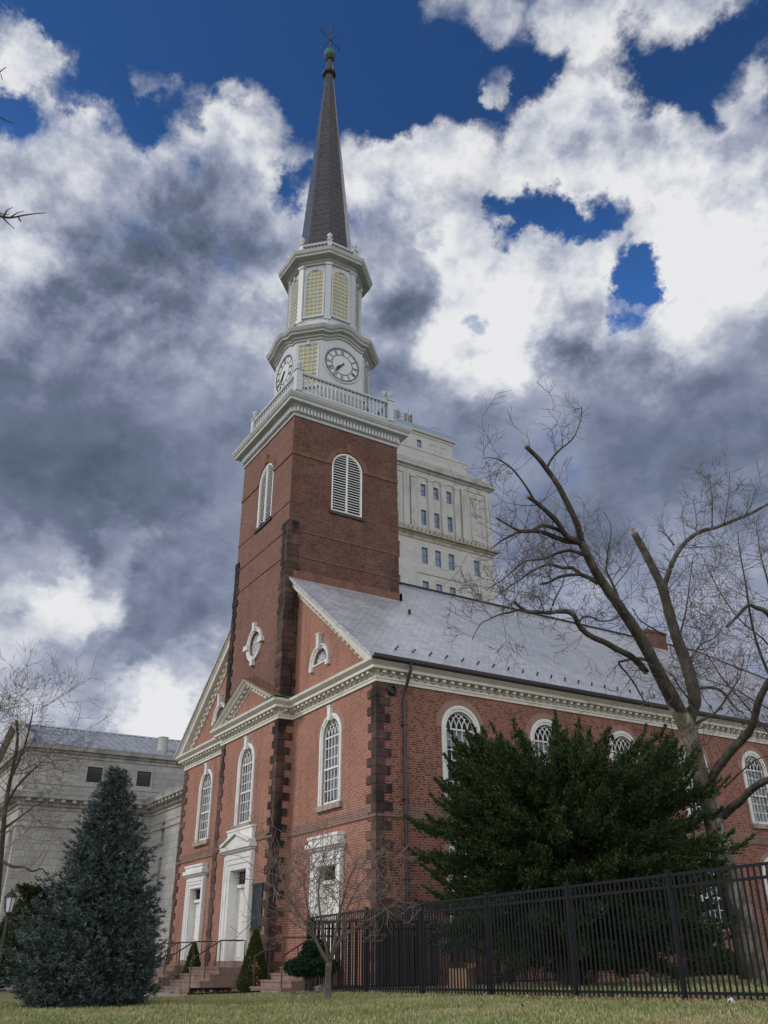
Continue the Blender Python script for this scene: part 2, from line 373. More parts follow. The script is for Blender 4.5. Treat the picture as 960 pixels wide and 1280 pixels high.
# front wall (plane y=0, A=x, B=z)
mb = MB()
WO = 1.40; WH = 3.25
holes = [arch(cx, 6.12, WO, WH) for cx in (3.4, 16.6)]
holes += [arch(cx, .95, 1.45, 3.05, sq=True) for cx in (3.3, 16.6)]
lun = lambda cx: [(cx+.66*math.cos(math.pi*i/12), 11.86+.66*math.sin(math.pi*i/12)) for i in range(13)]
for cx in (4.5, 15.5): holes.append(lun(cx))
outer = [(0,-.6), (W,-.6), (W, ZEA+.2), (10, RZ-.25), (0, ZEA+.2)]
mb.plate(outer, holes, (0,0,0), (1,0,0), (0,0,1), (0,1,0), .3)
mb.build('front_wall', M['brick_front'], church)
mb = MB()
holes = [arch(y, 6.2, WO, 3.15) for y in SIDEY[:8]]+[arch(y, 1.95, 1.35, 2.7) for y in SIDEY[:8]]
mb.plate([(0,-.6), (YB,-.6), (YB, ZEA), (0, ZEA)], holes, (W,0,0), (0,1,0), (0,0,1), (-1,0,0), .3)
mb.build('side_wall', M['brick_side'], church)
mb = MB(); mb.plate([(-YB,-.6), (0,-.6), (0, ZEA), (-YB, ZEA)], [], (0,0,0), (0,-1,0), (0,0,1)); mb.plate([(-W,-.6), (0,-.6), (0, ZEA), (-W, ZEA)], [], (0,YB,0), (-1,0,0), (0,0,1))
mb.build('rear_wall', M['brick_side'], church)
# tower shaft, lower stage
mb = MB()
holesF = [arch(10, 6.12, WO, WH), arch(10, .92, 1.7, 3.4, sq=True)]
rw = [(10+.66*math.cos(2*math.pi*i/24), 14.15+.66*math.sin(2*math.pi*i/24)) for i in range(24)]
ZM = 19.6
mb.plate([(TX0,-.6), (TX1,-.6), (TX1, ZEA), (TX0, ZEA)], holesF, (0,TY0,0), (1,0,0), (0,0,1), (0,1,0), .55)
mb.plate([(-.0,-.6), (p,-.6), (p, ZEA), (0, ZEA)], [], (TX1,TY0,0), (0,1,0), (0,0,1)); mb.plate([(0,-.6), (p,-.6), (p, ZEA), (0, ZEA)], [], (TX0,0,0), (0,-1,0), (0,0,1))
mb.build('tower_base_wall', M['brick_front'], church)
mb = MB()
mb.plate([(TX0, ZEA), (TX1, ZEA), (TX1, ZT), (TX0, ZT)], [rw, arch(10.05, 20.45, 1.75, 3.45)], (0,TY0,0), (1,0,0), (0,0,1), (0,1,0), .35)
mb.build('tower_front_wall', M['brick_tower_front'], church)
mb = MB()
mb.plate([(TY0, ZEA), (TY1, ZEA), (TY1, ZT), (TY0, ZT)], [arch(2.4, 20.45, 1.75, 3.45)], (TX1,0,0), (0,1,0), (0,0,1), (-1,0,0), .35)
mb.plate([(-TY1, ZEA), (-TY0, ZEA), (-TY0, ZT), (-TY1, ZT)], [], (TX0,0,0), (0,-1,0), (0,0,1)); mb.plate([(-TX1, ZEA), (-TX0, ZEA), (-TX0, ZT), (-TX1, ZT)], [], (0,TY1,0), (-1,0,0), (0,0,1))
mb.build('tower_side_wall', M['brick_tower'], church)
# roof
mb = MB()
e = .62; HY = 31.
ze_ = ZEA-.02
a = [(W+e,-.56,ze_),(W+e,YB+e,ze_),(10,HY,RZ),(10,-.56,RZ)]
th = .10
def slab(pts):
    pts = [Vector(q) for q in pts]; n = (pts[1]-pts[0]).cross(pts[2]-pts[0]).normalized()
    if n.z < 0: pts = pts[::-1]; n = -n
    mb.prism([q-n*th for q in pts], n*th)
slab(a); slab([(-e,-.56,ze_),(10,-.56,RZ),(10,HY,RZ),(-e,YB+e,ze_)]); slab([(W+e,YB+e,ze_),(-e,YB+e,ze_),(10,HY,RZ)])
# the tower stands through the roof: its own walls hide the overlap
roof = mb.build('roof', M['slate'], church)
mb = MB(); mb.bar((10,TY1+.1,RZ+.02), (10,HY,RZ+.02), .22, .07); mb.bar((10,HY,RZ+.02), (W+e,YB+e,ze_+.05), .2, .06); mb.build('ridge_cap', M['gutter'], roof)
b = MB(); b.obox((0,0,0), Vector((.022,0,0)), Vector((0,.032,0)), Vector((0,0,.035))); sgm_ = None
for i in range(49):                      # snow guards in pairs along the eaves
    for j in (0, 1):
        x = W+.05-j*.22-.3; z = ZEA+SL*(W+e-x)+.03; y = 1.+i*.78+j*.24
        if sgm_ is None: sgm_ = b.build('snow_guard', M['gutter']); o = sgm_
        else: o = sgm_.copy(); sc.collection.objects.link(o)
        o.parent = roof; o.location = (x, y, z)
mb = MB(); mb.lathe((15, 4.78, 14.75), [(.07,-.2),(.07,.55)], 8); mb.lathe((15,4.78,14.75), [(.16,-.08),(.08,.06)], 8); mb.build('vent_pipe', M['gutter'], roof)
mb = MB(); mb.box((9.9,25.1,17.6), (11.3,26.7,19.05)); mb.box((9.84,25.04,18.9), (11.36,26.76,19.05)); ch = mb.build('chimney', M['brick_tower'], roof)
mb = MB(); mb.box((10.2,25.4,19.05), (11.0,26.3,19.25)); mb.build('chimney_cap', stone_mat('terracotta', (.26,.085,.055), (.20,.07,.05)), roof)
# gutter
mb = MB()
mb.sweep([(W, -.5), (W, YB)], [(.50,10.66),(.70,10.70),(.70,10.83),(.66,10.83),(.64,10.74),(.50,10.72)])
mb.build('gutter', M['gutter'], church)
mb = MB(); mb.tube([(W+.62,1.12,10.7),(W+.6,1.12,10.45),(W+.18,1.12,9.75),(W+.13,1.12,9.5),(W+.13,1.12,-.1)], [.065]*5, 8)
for z in (8.5,5.9,3.3,.9): mb.box((W,1.02,z),(W+.21,1.22,z+.05))
mb.build('downspout', M['spout'], church)
mb = MB(); mb.lathe((W+.0,.62,9.75), [(.2,0),(.22,.08),(.16,.16),(.12,.16),(.1,.08)], 16, Vector((0,1,0)), Vector((0,0,1)), Vector((1,0,0))); mb.build('wall_bell', M['gutter'], church)
mb = MB(); mb.tube([(W+.1,.0+.15,9.7),(W+.1,.42,9.75)],[.02,.02],6) 
# entablature
mb = MB()
path = [(0,YB),(0,0),(TX0,0),(TX0,TY0),(TX1,TY0),(TX1,0),(W,0),(W,YB)]
PR = [(0,10.0),(.07,10.0),(.07,10.10),(.10,10.12),(.10,10.17),(.05,10.17),(.05,10.37),(.10,10.39),(.30,10.40),(.34,10.41),(.34,10.52),(.40,10.56),(.50,10.64),(.52,10.74),(0,10.765)]
mb.sweep(path, PR)
ent = mb.build('cornice', M['cream'], church)
def along(path2, spacing, fn, skip=.2):
    for a, b in zip(path2, path2[1:]):
        a = Vector(a); b = Vector(b); L = (b-a).length; d = (b-a)/L; nr = Vector((d.y, -d.x)); n = max(1, round(L/spacing))
        for i in range(n): 
            c = a+d*(L*(i+.5)/n); fn(c, d, nr)
mb = MB()
def mod(c, d, nr):
    x = Vector((nr.x, nr.y, 0)); t = Vector((d.x, d.y, 0)); z = Vector((0,0,1))
    mb.obox(Vector((c.x,c.y,10.34))+x*.165, x*.11, t*.068, z*.045)
    mb.obox(Vector((c.x,c.y,10.27))+x*.10, x*.055, t*.07, z*.03)
along(path[1:], .38, mod); 
mb.build('modillions', M['cream'], ent)
# raking cornices of the main gable
mb = MB()
x0g = W+.52
PRk = [(-.62,0),(-.62,.06),(-.52,.08),(-.46,.08),(-.46,.05),(-.26,.05),(-.27,.10),(-.30,.32),(-.30,.37),(-.14,.40),(-.08,.46),(0,.50),(.0,0)]
zr = ZEA+.0
def rake(b, xa, za, xb, zb, xc, zc, yf, prof):
    b.sweep([(xa,za),(xb,zb),(xc,zc)], prof, (0,yf,0), (1,0,0), (0,0,1), (0,-1,0), right=False)
rake(mb, -.52, zr-.02, 10, RZ-.12, W+.52, zr-.02, 0, PRk)
rk = mb.build('raking_cornice', M['cream'], church)
mb = MB()
def rmods(b, xa, za, xb, zb, off, yf, out, sp=.42, sz=.085, dn_=.045):
    a = Vector((xa,0,za)); c = Vector((xb,0,zb)); L = (c-a).length; d = (c-a)/L; nn = Vector((-d.z,0,d.x))
    if nn.z < 0: nn = -nn
    n = round(L/sp)
    for i in range(n):
        q = a+d*(L*(i+.5)/n)+nn*off; b.obox((q.x, yf-out, q.z), d*sz, Vector((0,.075,0)), nn*dn_)
rmods(mb, 0.3, zr+.2, 10, RZ-.12, -.30, 0, .12); rmods(mb, W-.3, zr+.2, 10, RZ-.12, -.30, 0, .12, .42, .06, .022)
mb.build('modillions', M['cream'], rk)
# small pediment on the tower front
mb = MB()
yf = TY0
xa, xb = TX0-.5, TX1+.5; za = ZEA-.02; apex = 12.42
PRs = [(-.42,0),(-.42,.06),(-.36,.06),(-.34,.05),(-.2,.05),(-.2,.30),(-.12,.34),(-.07,.45),(0,.5),(0,0)]
rake(mb, xa, za, 10, apex, xb, za, yf, PRs)
pd = mb.build('small_pediment', M['cream'], church)
mb = MB(); rmods(mb, xa+.6, za+.25, 10, apex, -.27, yf, .15, .36, .07); rmods(mb, xb-.6, za+.25, 10, apex, -.27, yf, .15, .36, .07); mb.build('modillions', M['cream'], pd)
mb = MB(); mb.plate([(xa+.6, ZEA), (xb-.6, ZEA), (10, apex-.25)], [], (0,yf-.03,0), (1,0,0), (0,0,1)); mb.build('tympanum', M['brick_front'], pd)
mb = MB()
for s in (-1, 1):
    q = [(10, yf-.52, apex+.0), (10+s*(10-xa), yf-.52, za), (10+s*(10-xa), yf, za), (10, yf, apex)]
    mb.prism(q if s < 0 else q[::-1], (0,0,.06))
    d = Vector((s*(10-xa), 0, za-apex)).normalized()
    for i in range(11):
        c = Vector((10, yf-.06, apex+.22))+d*(.3+i*.30); mb.obox(c, d*.09, Vector((0,.05,0)), Vector((0,0,.05)))
mb.build('pediment_roof', M['brownstone'], pd)
mb = MB(); mb.box((TX1-.45,TY0-.5,ZEA-.01),(TX1+.5,-.02,ZEA+.08)); mb.build('copper_flashing', M['verdigris'], church)
# roof flashing of brownstone at the tower
mb = MB()
zz = ZEA+SL*(W+e-TX1)
mb.box((TX1,TY0+.3,zz-.25),(TX1+.10,TY1+.14,zz+.30)); mb.box((TX1-.6,TY1,zz-.2),(TX1+.1,TY1+.14,zz+.30)); mb.build('tower_roof_band', M['brownstone'], church)
# quoins
def quoins(name, cx, cy, z0, z1, dirs, hgt=.305, proud=.045, ln=(.60,.30), back=.12, mat=None):
    """dirs: two unit (dx,dy) wall directions away from the corner"""
    mb = MB(); z = z0; i = 0
    (ax, ay), (bx, by) = dirs
    while z < z1-.1:
        h = min(hgt, z1-z)-.014
        la, lb = (ln if i % 2 == 0 else ln[::-1])
        la *= rng.uniform(.9, 1.1); lb *= rng.uniform(.9, 1.1); pr = proud*rng.uniform(.7, 1.25)
        ox = -(ax+bx); oy = -(ay+by)
        # outer corner of the block, proud on both faces
        x0 = cx+ox*pr; y0 = cy+oy*pr
        mb.box((x0, y0, z), (cx+(ax*la if ax else bx*lb), cy+(ay*la if ay else by*lb), z+h)) if False else None
        # leg along direction a
        q = [(x0, y0), (x0+ax*(la+pr), y0+ay*(la+pr)), (x0+ax*(la+pr)+bx*back, y0+ay*(la+pr)+by*back),
             (x0+ax*back+bx*back, y0+ay*back+by*back), (x0+bx*(lb+pr)+ax*back, y0+by*(lb+pr)+ay*back), (x0+bx*(lb+pr), y0+by*(lb+pr))]
        area = sum(q[k][0]*q[(k+1) % 6][1]-q[(k+1) % 6][0]*q[k][1] for k in range(6))
        if area < 0: q = q[::-1]
        mb.prism([(u, v, z) for u, v in q], (0,0,h))
        z += hgt; i += 1
    return mb.build(name, mat or M['quoin'], church)
quoins('corner_quoins', W, 0, -.3, 10.0, ((-1,0),(0,1)))
quoins('corner_quoins', 0, 0, -.3, 10.0, ((1,0),(0,1)))
quoins('tower_quoins', TX1, TY0, -.3, 10.0, ((-1,0),(0,1)), ln=(.58,.30), mat=M['quoin_black'])
quoins('tower_quoins', TX0, TY0, -.3, 10.0, ((1,0),(0,1)), ln=(.5,.36))
quoins('tower_quoins', TX1, TY0, 10.85, 19.4, ((-1,0),(0,1)), ln=(.5,.62), proud=.06, mat=M['quoin_black'])
quoins('tower_quoins', TX0, TY0, 10.85, 19.4, ((1,0),(0,1)), ln=(.5,.36), proud=.06, mat=M['quoin_black'])
quoins('tower_quoins', TX1, TY1, 16.2, 21.5, ((-1,0),(0,-1)), ln=(.4,.5), proud=.018, mat=M['quoin_brown'])
# belt courses
mbc = brick_mat('belt_brick', (.20,.115,.09), (.15,.085,.07), (.33,.25,.2), headers=.5, soot=.3, h=.085, w=.235)
mb = MB()
for P0 in ([(0.,0.),(TX0,0.)], [(TX0,TY0),(TX1,TY0)], [(TX1,0.),(W,0.)], [(W,0.),(W,YB)]):
    mb = MB(); mb.sweep(P0, [(0,5.30),(.05,5.30),(.05,5.38),(.025,5.40),(.025,5.66),(0,5.68)]); mb.build('belt_course', mbc, church)
mb = MB()
for z, hh, pr in ((23.02,.2,.05),(20.35,.09,.03),(18.9,.09,.03),(17.6,.07,.03)):
    segs = [[(TX0,TY0),(TX1,TY0)], [(TX1,TY0),(TX1,TY1)]]
    if 20.45 < z < 23.9:
        segs = [[(TX0,TY0),(9.0,TY0)],[(11.1,TY0),(TX1,TY0)],[(TX1,TY0),(TX1,1.28)],[(TX1,3.52),(TX1,TY1)]]
    elif z == 20.35: segs = [[(TX0,TY0),(TX1,TY0)]]
    for sgm in segs:
        mb = MB(); mb.sweep(sgm, [(0,z),(pr,z),(pr,z+hh),(0,z+hh)]); mb.build('tower_string_course', M['brownstone'], church)
# belfry arch hoods
def hood(cx, zs, r0, r1, org, A, out):
    b = MB()
    pts = [(cx+r0*math.cos(math.pi*i/16), zs+r0*math.sin(math.pi*i/16)) for i in range(17)]
    b.sweep(pts, [(0,0),(r1-r0,0),(r1-r0,.05),(0,.05)], org, A, (0,0,1), out, right=True)
    A = Vector(A); O = Vector(org); out = Vector(out)
    c = O+A*cx+Vector((0,0,zs+r1)); b.obox(c+out*.05, A*.13, out*.05, Vector((0,0,.24)))
    return b.build('arch_surround', M['brownstone'], church)
hood(2.4, 23.02, .90, 1.18, (TX1+.003,0,0), (0,1,0), (1,0,0)); hood(10.05, 23.02, .90, 1.18, (0,TY0-.003,0), (1,0,0), (0,-1,0))
mb = MB(); mb.box((TX1-.1,1.42,20.28),(TX1+.08,3.38,20.45)); mb.box((9.05,TY0-.08,20.28),(11.05,TY0+.1,20.45)); mb.build('louvre_sills', M['gutter'], church)
# rubbed-brick arch rings round the windows
mr = brick_mat('arch_bricks', (.30,.09,.06), (.22,.07,.05), (.32,.20,.16), headers=.1, soot=.1, w=.07, h=.3)
mb = MB()
def ring(cx, zs, r0, r1, org, A, out, n=14):
    pts = [(cx+r0*math.cos(math.pi*i/n), zs+r0*math.sin(math.pi*i/n)) for i in range(n+1)]
    mb = MB(); mb.sweep(pts, [(0,0),(r1-r0,0),(r1-r0,.012),(0,.012)], org, A, (0,0,1), out); mb.build('brick_arch', mr, church)
for y in SIDEY[:8]: ring(y, 8.65, .86, 1.16, (W+.002,0,0), (0,1,0), (1,0,0)); ring(y, 3.95, .80, 1.08, (W+.002,0,0), (0,1,0), (1,0,0))
for cx in (3.4,16.6): ring(cx, 8.65, .86, 1.12, (0,-.002,0), (1,0,0), (0,-1,0)); ring(cx if 0 else (4.5 if cx < 10 else 15.5), 11.86, .86, 1.12, (0,-.002,0), (1,0,0), (0,-1,0))
ring(10, 8.65, .86, 1.12, (0,TY0-.002,0), (1,0,0), (0,-1,0))

# ------------------------------------------------------------------ windows (local: x right, z up, outward -y)
def wpart(parent_obj, mbx, name, mat, **k):
    o = mbx.build(name, mat); o.parent = parent_obj; return o
def arch_pts(w, h, z0=0., n=16):
    r = w/2; zs = z0+h-r
    return [(r, z0), (r, zs)]+[(r*math.cos(math.pi*i/n), zs+r*math.sin(math.pi*i/n)) for i in range(1, n)]+[(-r, zs), (-r, z0)]
def make_window(w=1.40, h=3.25, cas=.16, key=True, sill=True, blind='curtain', mull=5, rows=(3,3)):
    b = MB(); r = w/2; zs = h-r
    b.sweep(arch_pts(w-.04, h-.02), [(0,-.02),(0,.035),(cas*.45,.035),(cas*.5,.075),(cas,.085),(cas+.03,.06),(cas+.03,-.02)], (0,0,0), (1,0,0), (0,0,1), (0,-1,0))
    root = b.build('window', M['white'])
    b = MB(); yy = .10
    b.sweep(arch_pts(w-.12, h-.08, .02), [(0,-yy-.05),(0,-yy+.03),(.075,-yy+.03),(.075,-yy-.05)], (0,0,0), (1,0,0), (0,0,1), (0,-1,0))
    iw = w-.12; ir = iw/2
    b.box((-ir,yy-.02,0),(ir,yy+.06,.14))       # bottom rail
    b.box((-ir,yy-.03,zs-.03),(ir,yy+.03,zs+.03))
    zr_ = (zs-.14)*.5+.14
    b.box((-ir,yy-.05,zr_-.035),(ir,yy+.04,zr_+.035))
    mw = .016
    for i in range(1, mull):
        x = -ir+iw*i/mull; b.box((x-mw,yy-.015,.1),(x+mw,yy+.02,zs))
    for j in range(1, rows[0]): z = .14+(zr_-.14)*j/rows[0]; b.box((-ir,yy-.012,z-mw),(ir,yy+.018,z+mw))
    for j in range(1, rows[1]): z = zr_+(zs-zr_)*j/rows[1]; b.box((-ir,yy-.012,z-mw),(ir,yy+.018,z+mw))
    for i in range(1, mull):                       # intersecting tracery
        x = -ir+iw*i/mull
        for s in (-1, 1):
            R0 = ir*1.05; pts = []
            for k in range(13):
                a = k*R(88)/12; qx = x+s*(-R0+R0*math.cos(a)); qz = zs+R0*math.sin(a)
                if qx*qx+(qz-zs)**2 > (ir-.0)**2: break
                pts.append((qx, qz))
            if len(pts) > 1: b.sweep(pts, [(-mw,.0),(mw,.0),(mw,.03),(-mw,.03)], (0,yy+.01,0), (1,0,0), (0,0,1), (0,-1,0))
    wpart(root, b, 'sash', M['white'])
    b = MB(); pts = arch(0, .04, iw, h-.1); b.plate(pts, [], (0,yy+.012,0), (1,0,0), (0,0,1)); wpart(root, b, 'glass', M['glass'])
    b = MB()
    if blind == 'curtain':
        n = 40; vs = []
        for i in range(n+1):
            x = -r+w*i/n; y_ = .30+.03*math.sin(i*1.9)+.015*math.sin(i*.7); vs += [(x,y_,.30 if i % 9 < 6 else .1), (x,y_,h)]
        b.add(vs, [(2*i,2*i+2,2*i+3,2*i+1) for i in range(n)]); wpart(root, b, 'curtain', M['curtain'])
    elif blind == 'half': b.box((-r,.2,zs-.62),(r,.22,zs-.02)); wpart(root, b, 'blind', M['blind'])
    elif blind == 'full': b.box((-r,.2,.0),(r,.22,zs+.02)); wpart(root, b, 'blind', M['blind'])
    if blind != 'curtain': 
        b = MB(); b.box((-r-.1,.7,-.1),(r+.1,.72,h+.1)); wpart(root, b, 'dark_interior', M['dark_room'])
    else:
        b = MB(); b.box((-r-.1,.6,-.1),(r+.1,.62,h+.1)); wpart(root, b, 'dark_interior', M['dark_room'])
    if key:
        b = MB(); z = h; b.add([(-.09,-.16,z-.1),(.09,-.16,z-.1),(.13,-.16,z+.42),(-.13,-.16,z+.42),(-.09,.0,z-.1),(.09,.0,z-.1),(.13,.0,z+.42),(-.13,.0,z+.42)],
              [(0,1,2,3),(5,4,7,6),(0,4,5,1),(3,2,6,7),(1,5,6,2),(4,0,3,7)]); b.box((-.15,-.18,z+.42),(.15,0,z+.47)); wpart(root, b, 'keystone', M['white'])
    if sill:
        b = MB(); b.box((-r-.27,-.14,-.20),(r+.27,.08,0)); wpart(root, b, 'sill', M['sill'])
    return root
def place(o, x, y, z, rz=0., first=False):
    c = o if first else copy_tree(o)
    c.parent = church; c.matrix_parent_inverse = Matrix.Translation(-Vector(church.location))
    c.location = (x, y, z); c.rotation_euler = (0,0,rz); return c
w1 = make_window(); place(w1, 3.4, 0, 6.12, first=True); place(w1, 16.6, 0, 6.12); place(w1, 10, TY0, 6.12)
w2 = make_window(h=3.15, key=False, blind='half', cas=.19); place(w2, W, SIDEY[0], 6.2, R(90), True)
for k in (1, 2, 3): place(w2, W, SIDEY[k], 6.2, R(90))
w3 = make_window(h=3.15, key=False, blind='full', cas=.19); place(w3, W, SIDEY[4], 6.2, R(90), True)
for k in (5, 6, 7): place(w3, W, SIDEY[k], 6.2, R(90))
w4 = make_window(1.35, 2.7, .17, False, True, 'half', 4, (2,2)); place(w4, W, SIDEY[0], 1.95, R(90), True)
for k in range(1, 8): place(w4, W, SIDEY[k], 1.95, R(90))
# lunettes
def make_lunette():
    b = MB(); n = 14
    pts = [(.64*math.cos(math.pi*i/n), .64*math.sin(math.pi*i/n)) for i in range(n+1)]
    b.sweep(pts, [(0,-.02),(0,.05),(.10,.05),(.12,.1),(.20,.11),(.20,-.02)], (0,0,0), (1,0,0), (0,0,1), (0,-1,0))
    for s in (-1, 1): b.box((s*.60,-.13,-.22),(s*.84,0,.0))
    b.box((-.66,-.04,-.02),(.66,.1,.05))
    root = b.build('lunette_window', M['trim'])
    b = MB()
    for i in range(1, 7):
        a = math.pi*i/7; b.bar((.2*math.cos(a),.09,.2*math.sin(a)+.03), (.62*math.cos(a),.09,.62*math.sin(a)+.03), .022, .022)
    b.sweep([(.22*math.cos(math.pi*i/8), .03+.22*math.sin(math.pi*i/8)) for i in range(9)], [(-.012,0),(.012,0),(.012,.03),(-.012,.03)], (0,.1,0), (1,0,0), (0,0,1), (0,-1,0))
    wpart(root, b, 'fan_bars', M['trim'])
    b = MB(); b.plate([(.65*math.cos(math.pi*i/n), .65*math.sin(math.pi*i/n)) for i in range(n+1)], [], (0,.12,0), (1,0,0), (0,0,1)); wpart(root, b, 'pale_panel', M['pale'])
    b = MB(); b.box((-.7,.3,0),(.7,.32,.7)); wpart(root, b, 'blind', M['curtain'])
    b = MB(); b.box((-.11,-.2,.60),(.11,0,1.22)); b.box((-.14,-.22,1.22),(.14,0,1.28)); wpart(root, b, 'keystone', M['trim'])
    return root
lu = make_lunette(); place(lu, 4.5, 0, 11.86, first=True); place(lu, 15.5, 0, 11.86)
# round window on the tower
b = MB(); n = 28; circ = [(.62*math.cos(-2*math.pi*i/n), .62*math.sin(-2*math.pi*i/n)) for i in range(n)]
b.sweep(circ, [(0,-.02),(0,.05),(.1,.05),(.12,.09),(.20,.10),(.20,-.02)], (0,0,0), (1,0,0), (0,0,1), (0,-1,0), closed=True, right=False)
rwin = b.build('round_window', M['trim'])
for a in range(4):
    b = MB(); c, s = math.cos(a*math.pi/2), math.sin(a*math.pi/2); b.obox((c*.83,-.08,s*.83), Vector((.22*abs(c)+.12*abs(s),0,0)), Vector((0,.09,0)), Vector((0,0,.22*abs(s)+.12*abs(c))))
    wpart(rwin, b, 'keystone', M['trim'])
b = MB()
for i in range(12): a = math.pi*2*i/12; b.bar((.15*math.cos(a),.08,.15*math.sin(a)), (.62*math.cos(a),.08,.62*math.sin(a)), .022, .022)
for rr in (.15, .42): b.sweep([(rr*math.cos(-2*math.pi*i/16), rr*math.sin(-2*math.pi*i/16)) for i in range(16)], [(-.012,0),(.012,0),(.012,.03),(-.012,.03)], (0,.1,0), (1,0,0), (0,0,1), (0,-1,0), closed=True)
wpart(rwin, b, 'spokes', M['trim'])
b = MB(); b.plate([(.66*math.cos(2*math.pi*i/n), .66*math.sin(2*math.pi*i/n)) for i in range(n)], [], (0,.12,0), (1,0,0), (0,0,1)); wpart(rwin, b, 'pale_panel', M['pale'])
b = MB(); b.box((-.8,.34,-.8),(.8,.36,.8)); wpart(rwin, b, 'blind', M['curtain'])
place(rwin, 10, TY0, 14.15, first=True)
# belfry louvres
b = MB(); w_, h_ = 1.75, 3.45
b.sweep(arch_pts(w_-.02, h_-.01), [(0,-.12),(0,.0),(-.07,.0),(-.07,-.12)], (0,0,0), (1,0,0), (0,0,1), (0,-1,0)); b.box((-.035,.0,.0),(.035,.1,h_-.06)); b.box((-w_/2,.0,0),(w_/2,.12,.07))
lv = b.build('louvre_window', M['louvre'])
b = MB(); r = w_/2; zs = h_-r
for i in range(23):
    z = .10+i*.146; hw = r-.05 if z < zs else math.sqrt(max(0, (r-.04)**2-(z+.05-zs)**2))
    if hw > .08: b.add([(-hw,.03,z),(hw,.03,z),(hw,.15,z+.10),(-hw,.15,z+.10),(-hw,.03,z+.022),(hw,.03,z+.022),(hw,.15,z+.122),(-hw,.15,z+.122)], [(0,3,2,1),(4,5,6,7),(0,1,5,4),(1,2,6,5),(2,3,7,6),(3,0,4,7)])
wpart(lv, b, 'slats', M['louvre'])
b = MB(); b.box((-r-.1,.32,-.1),(r+.1,.34,h_+.1)); wpart(lv, b, 'dark_interior', M['dark_room'])
place(lv, TX1, 2.4, 20.45, R(90), True); place(lv, 10.05, TY0, 20.45)

# doors (local, outward -y)
def make_door(w, h, cas, corn, ped=False, dep=.5):
    b = MB(); r = w/2
    for s in (-1, 1):
        b.box((s*r,-.10,0),(s*(r+cas*.38),.0,h)); b.box((s*(r+cas*.38),-.14,0),(s*(r+cas*.8),.0,h+cas*.5)); b.box((s*(r+cas*.8),-.17,0),(s*(r+cas),.0,h+cas*.72))
        b.box((s*r,.0,0),(s*(r-.03),dep,h))
    b.box((-r-cas*.38,-.10,h),(r+cas*.38,0,h+cas*.4)); b.box((-r-cas*.8,-.141,h+cas*.4),(r+cas*.8,0,h+cas*.72)); b.box((-r-cas,-.171,h+cas*.72),(r+cas,0,h+cas*1.0)); b.box((-r,.0,h-.03),(r,dep,h))
    root = b.build('doorway', M['white'])
    b = MB(); z0 = h+cas; e_ = r+cas
    b.box((-e_,-.13,z0),(e_,0,z0+.12)); b.box((-e_-.08,-.24,z0+.12),(e_+.08,0,z0+.20)); b.box((-e_-.16,-.34,z0+.20),(e_+.16,0,z0+.36))
    if ped:
        q = [(-e_-.16,-.36,z0+.37),(e_+.16,-.36,z0+.37),(0,-.36,z0+.86)]
        b.prism([(-e_+.15,-.28,z0+.36),(e_-.15,-.28,z0+.36),(0,-.28,z0+.76)], (0,.28,0))
        for s in (-1, 1):
            a_ = Vector((s*(e_+.14),-.20,z0+.42)); c_ = Vector((0,-.20,z0+.86)); b.bar(a_, c_, .36, .11)
        b.box((-e_+.15,-.16,z0+.36),(e_-.05,0,z0+.98)); b.box((-e_+.1,-.2,z0+.98),(e_+.0,0,z0+1.06))
    else:
        b.box((-e_-.02,-.26,z0+.36),(e_+.02,0,z0+.58)); b.box((-e_-.06,-.30,z0+.52),(e_+.06,0,z0+.62))
    wpart(root, b, 'door_crown', M['white'])
    b = MB(); hd = h*.80
    b.box((-r+.03,dep-.12,hd),(r-.03,dep+.06,hd+.13)); wpart(root, b, 'transom_bar', M['white'])
    b = MB(); b.plate([(-r+.03,hd+.13),(r-.03,hd+.13),(r-.03,h-.03),(-r+.03,h-.03)], [], (0,dep-.02,0), (1,0,0), (0,0,1))
    tl = wpart(root, b, 'transom_light', M['office_glass'] if False else M['glass'])
    b = MB()
    for i in range(1, 4): x = -r+w*i/4; b.box((x-.015,dep-.05,hd+.13),(x+.015,dep-.02,h-.03))
    b.box((-r+.03,dep-.05,(hd+h)/2+.05),(r-.03,dep-.022,(hd+h)/2+.08)); wpart(root, b, 'transom_bars', M['gutter'])
    b = MB(); b.box((-r,dep+.4,hd),(r,dep+.42,h)); wpart(root, b, 'dark_interior', M['dark_room'])
    for s in (-1, 1):
        b = MB(); x0_, x1_ = sorted((s*.012, s*(r-.03)))
        b.box((x0_,dep,.0),(x1_,dep+.06,hd)); 
        for (za_, zb_) in ((.12,.75),(.88,1.7),(1.83,hd-.12)): 
            b.sweep([(x0_+.09,za_),(x1_-.09,za_),(x1_-.09,zb_),(x0_+.09,zb_)], [(0,0),(.03,0),(.03,.025),(0,.02)], (0,dep,0), (1,0,0), (0,0,1), (0,-1,0), closed=True, right=False)
        dl = wpart(root, b, 'door_leaf', M['door'])
    b = MB(); b.lathe((.07,dep-.02,1.05), [(.02,0),(.035,.03),(.02,.06)], 8, Vector((1,0,0)), Vector((0,0,1)), Vector((0,-1,0))); b.box((.04,dep-.02,.98),(.10,dep,1.25)); wpart(root, b, 'door_handle', M['rail'])
    b = MB(); b.box((-r-cas,-.2,-.2),(r+cas,dep+.1,0)); wpart(root, b, 'threshold', M['step'])
    return root
d1 = make_door(1.45, 3.05, .42, .4, dep=.25); place(d1, 3.3, 0, .95, first=True); place(d1, 16.6, 0, .95)
d2 = make_door(1.7, 3.4, .58, .5, True, dep=.35); place(d2, 10, TY0, .92, first=True)
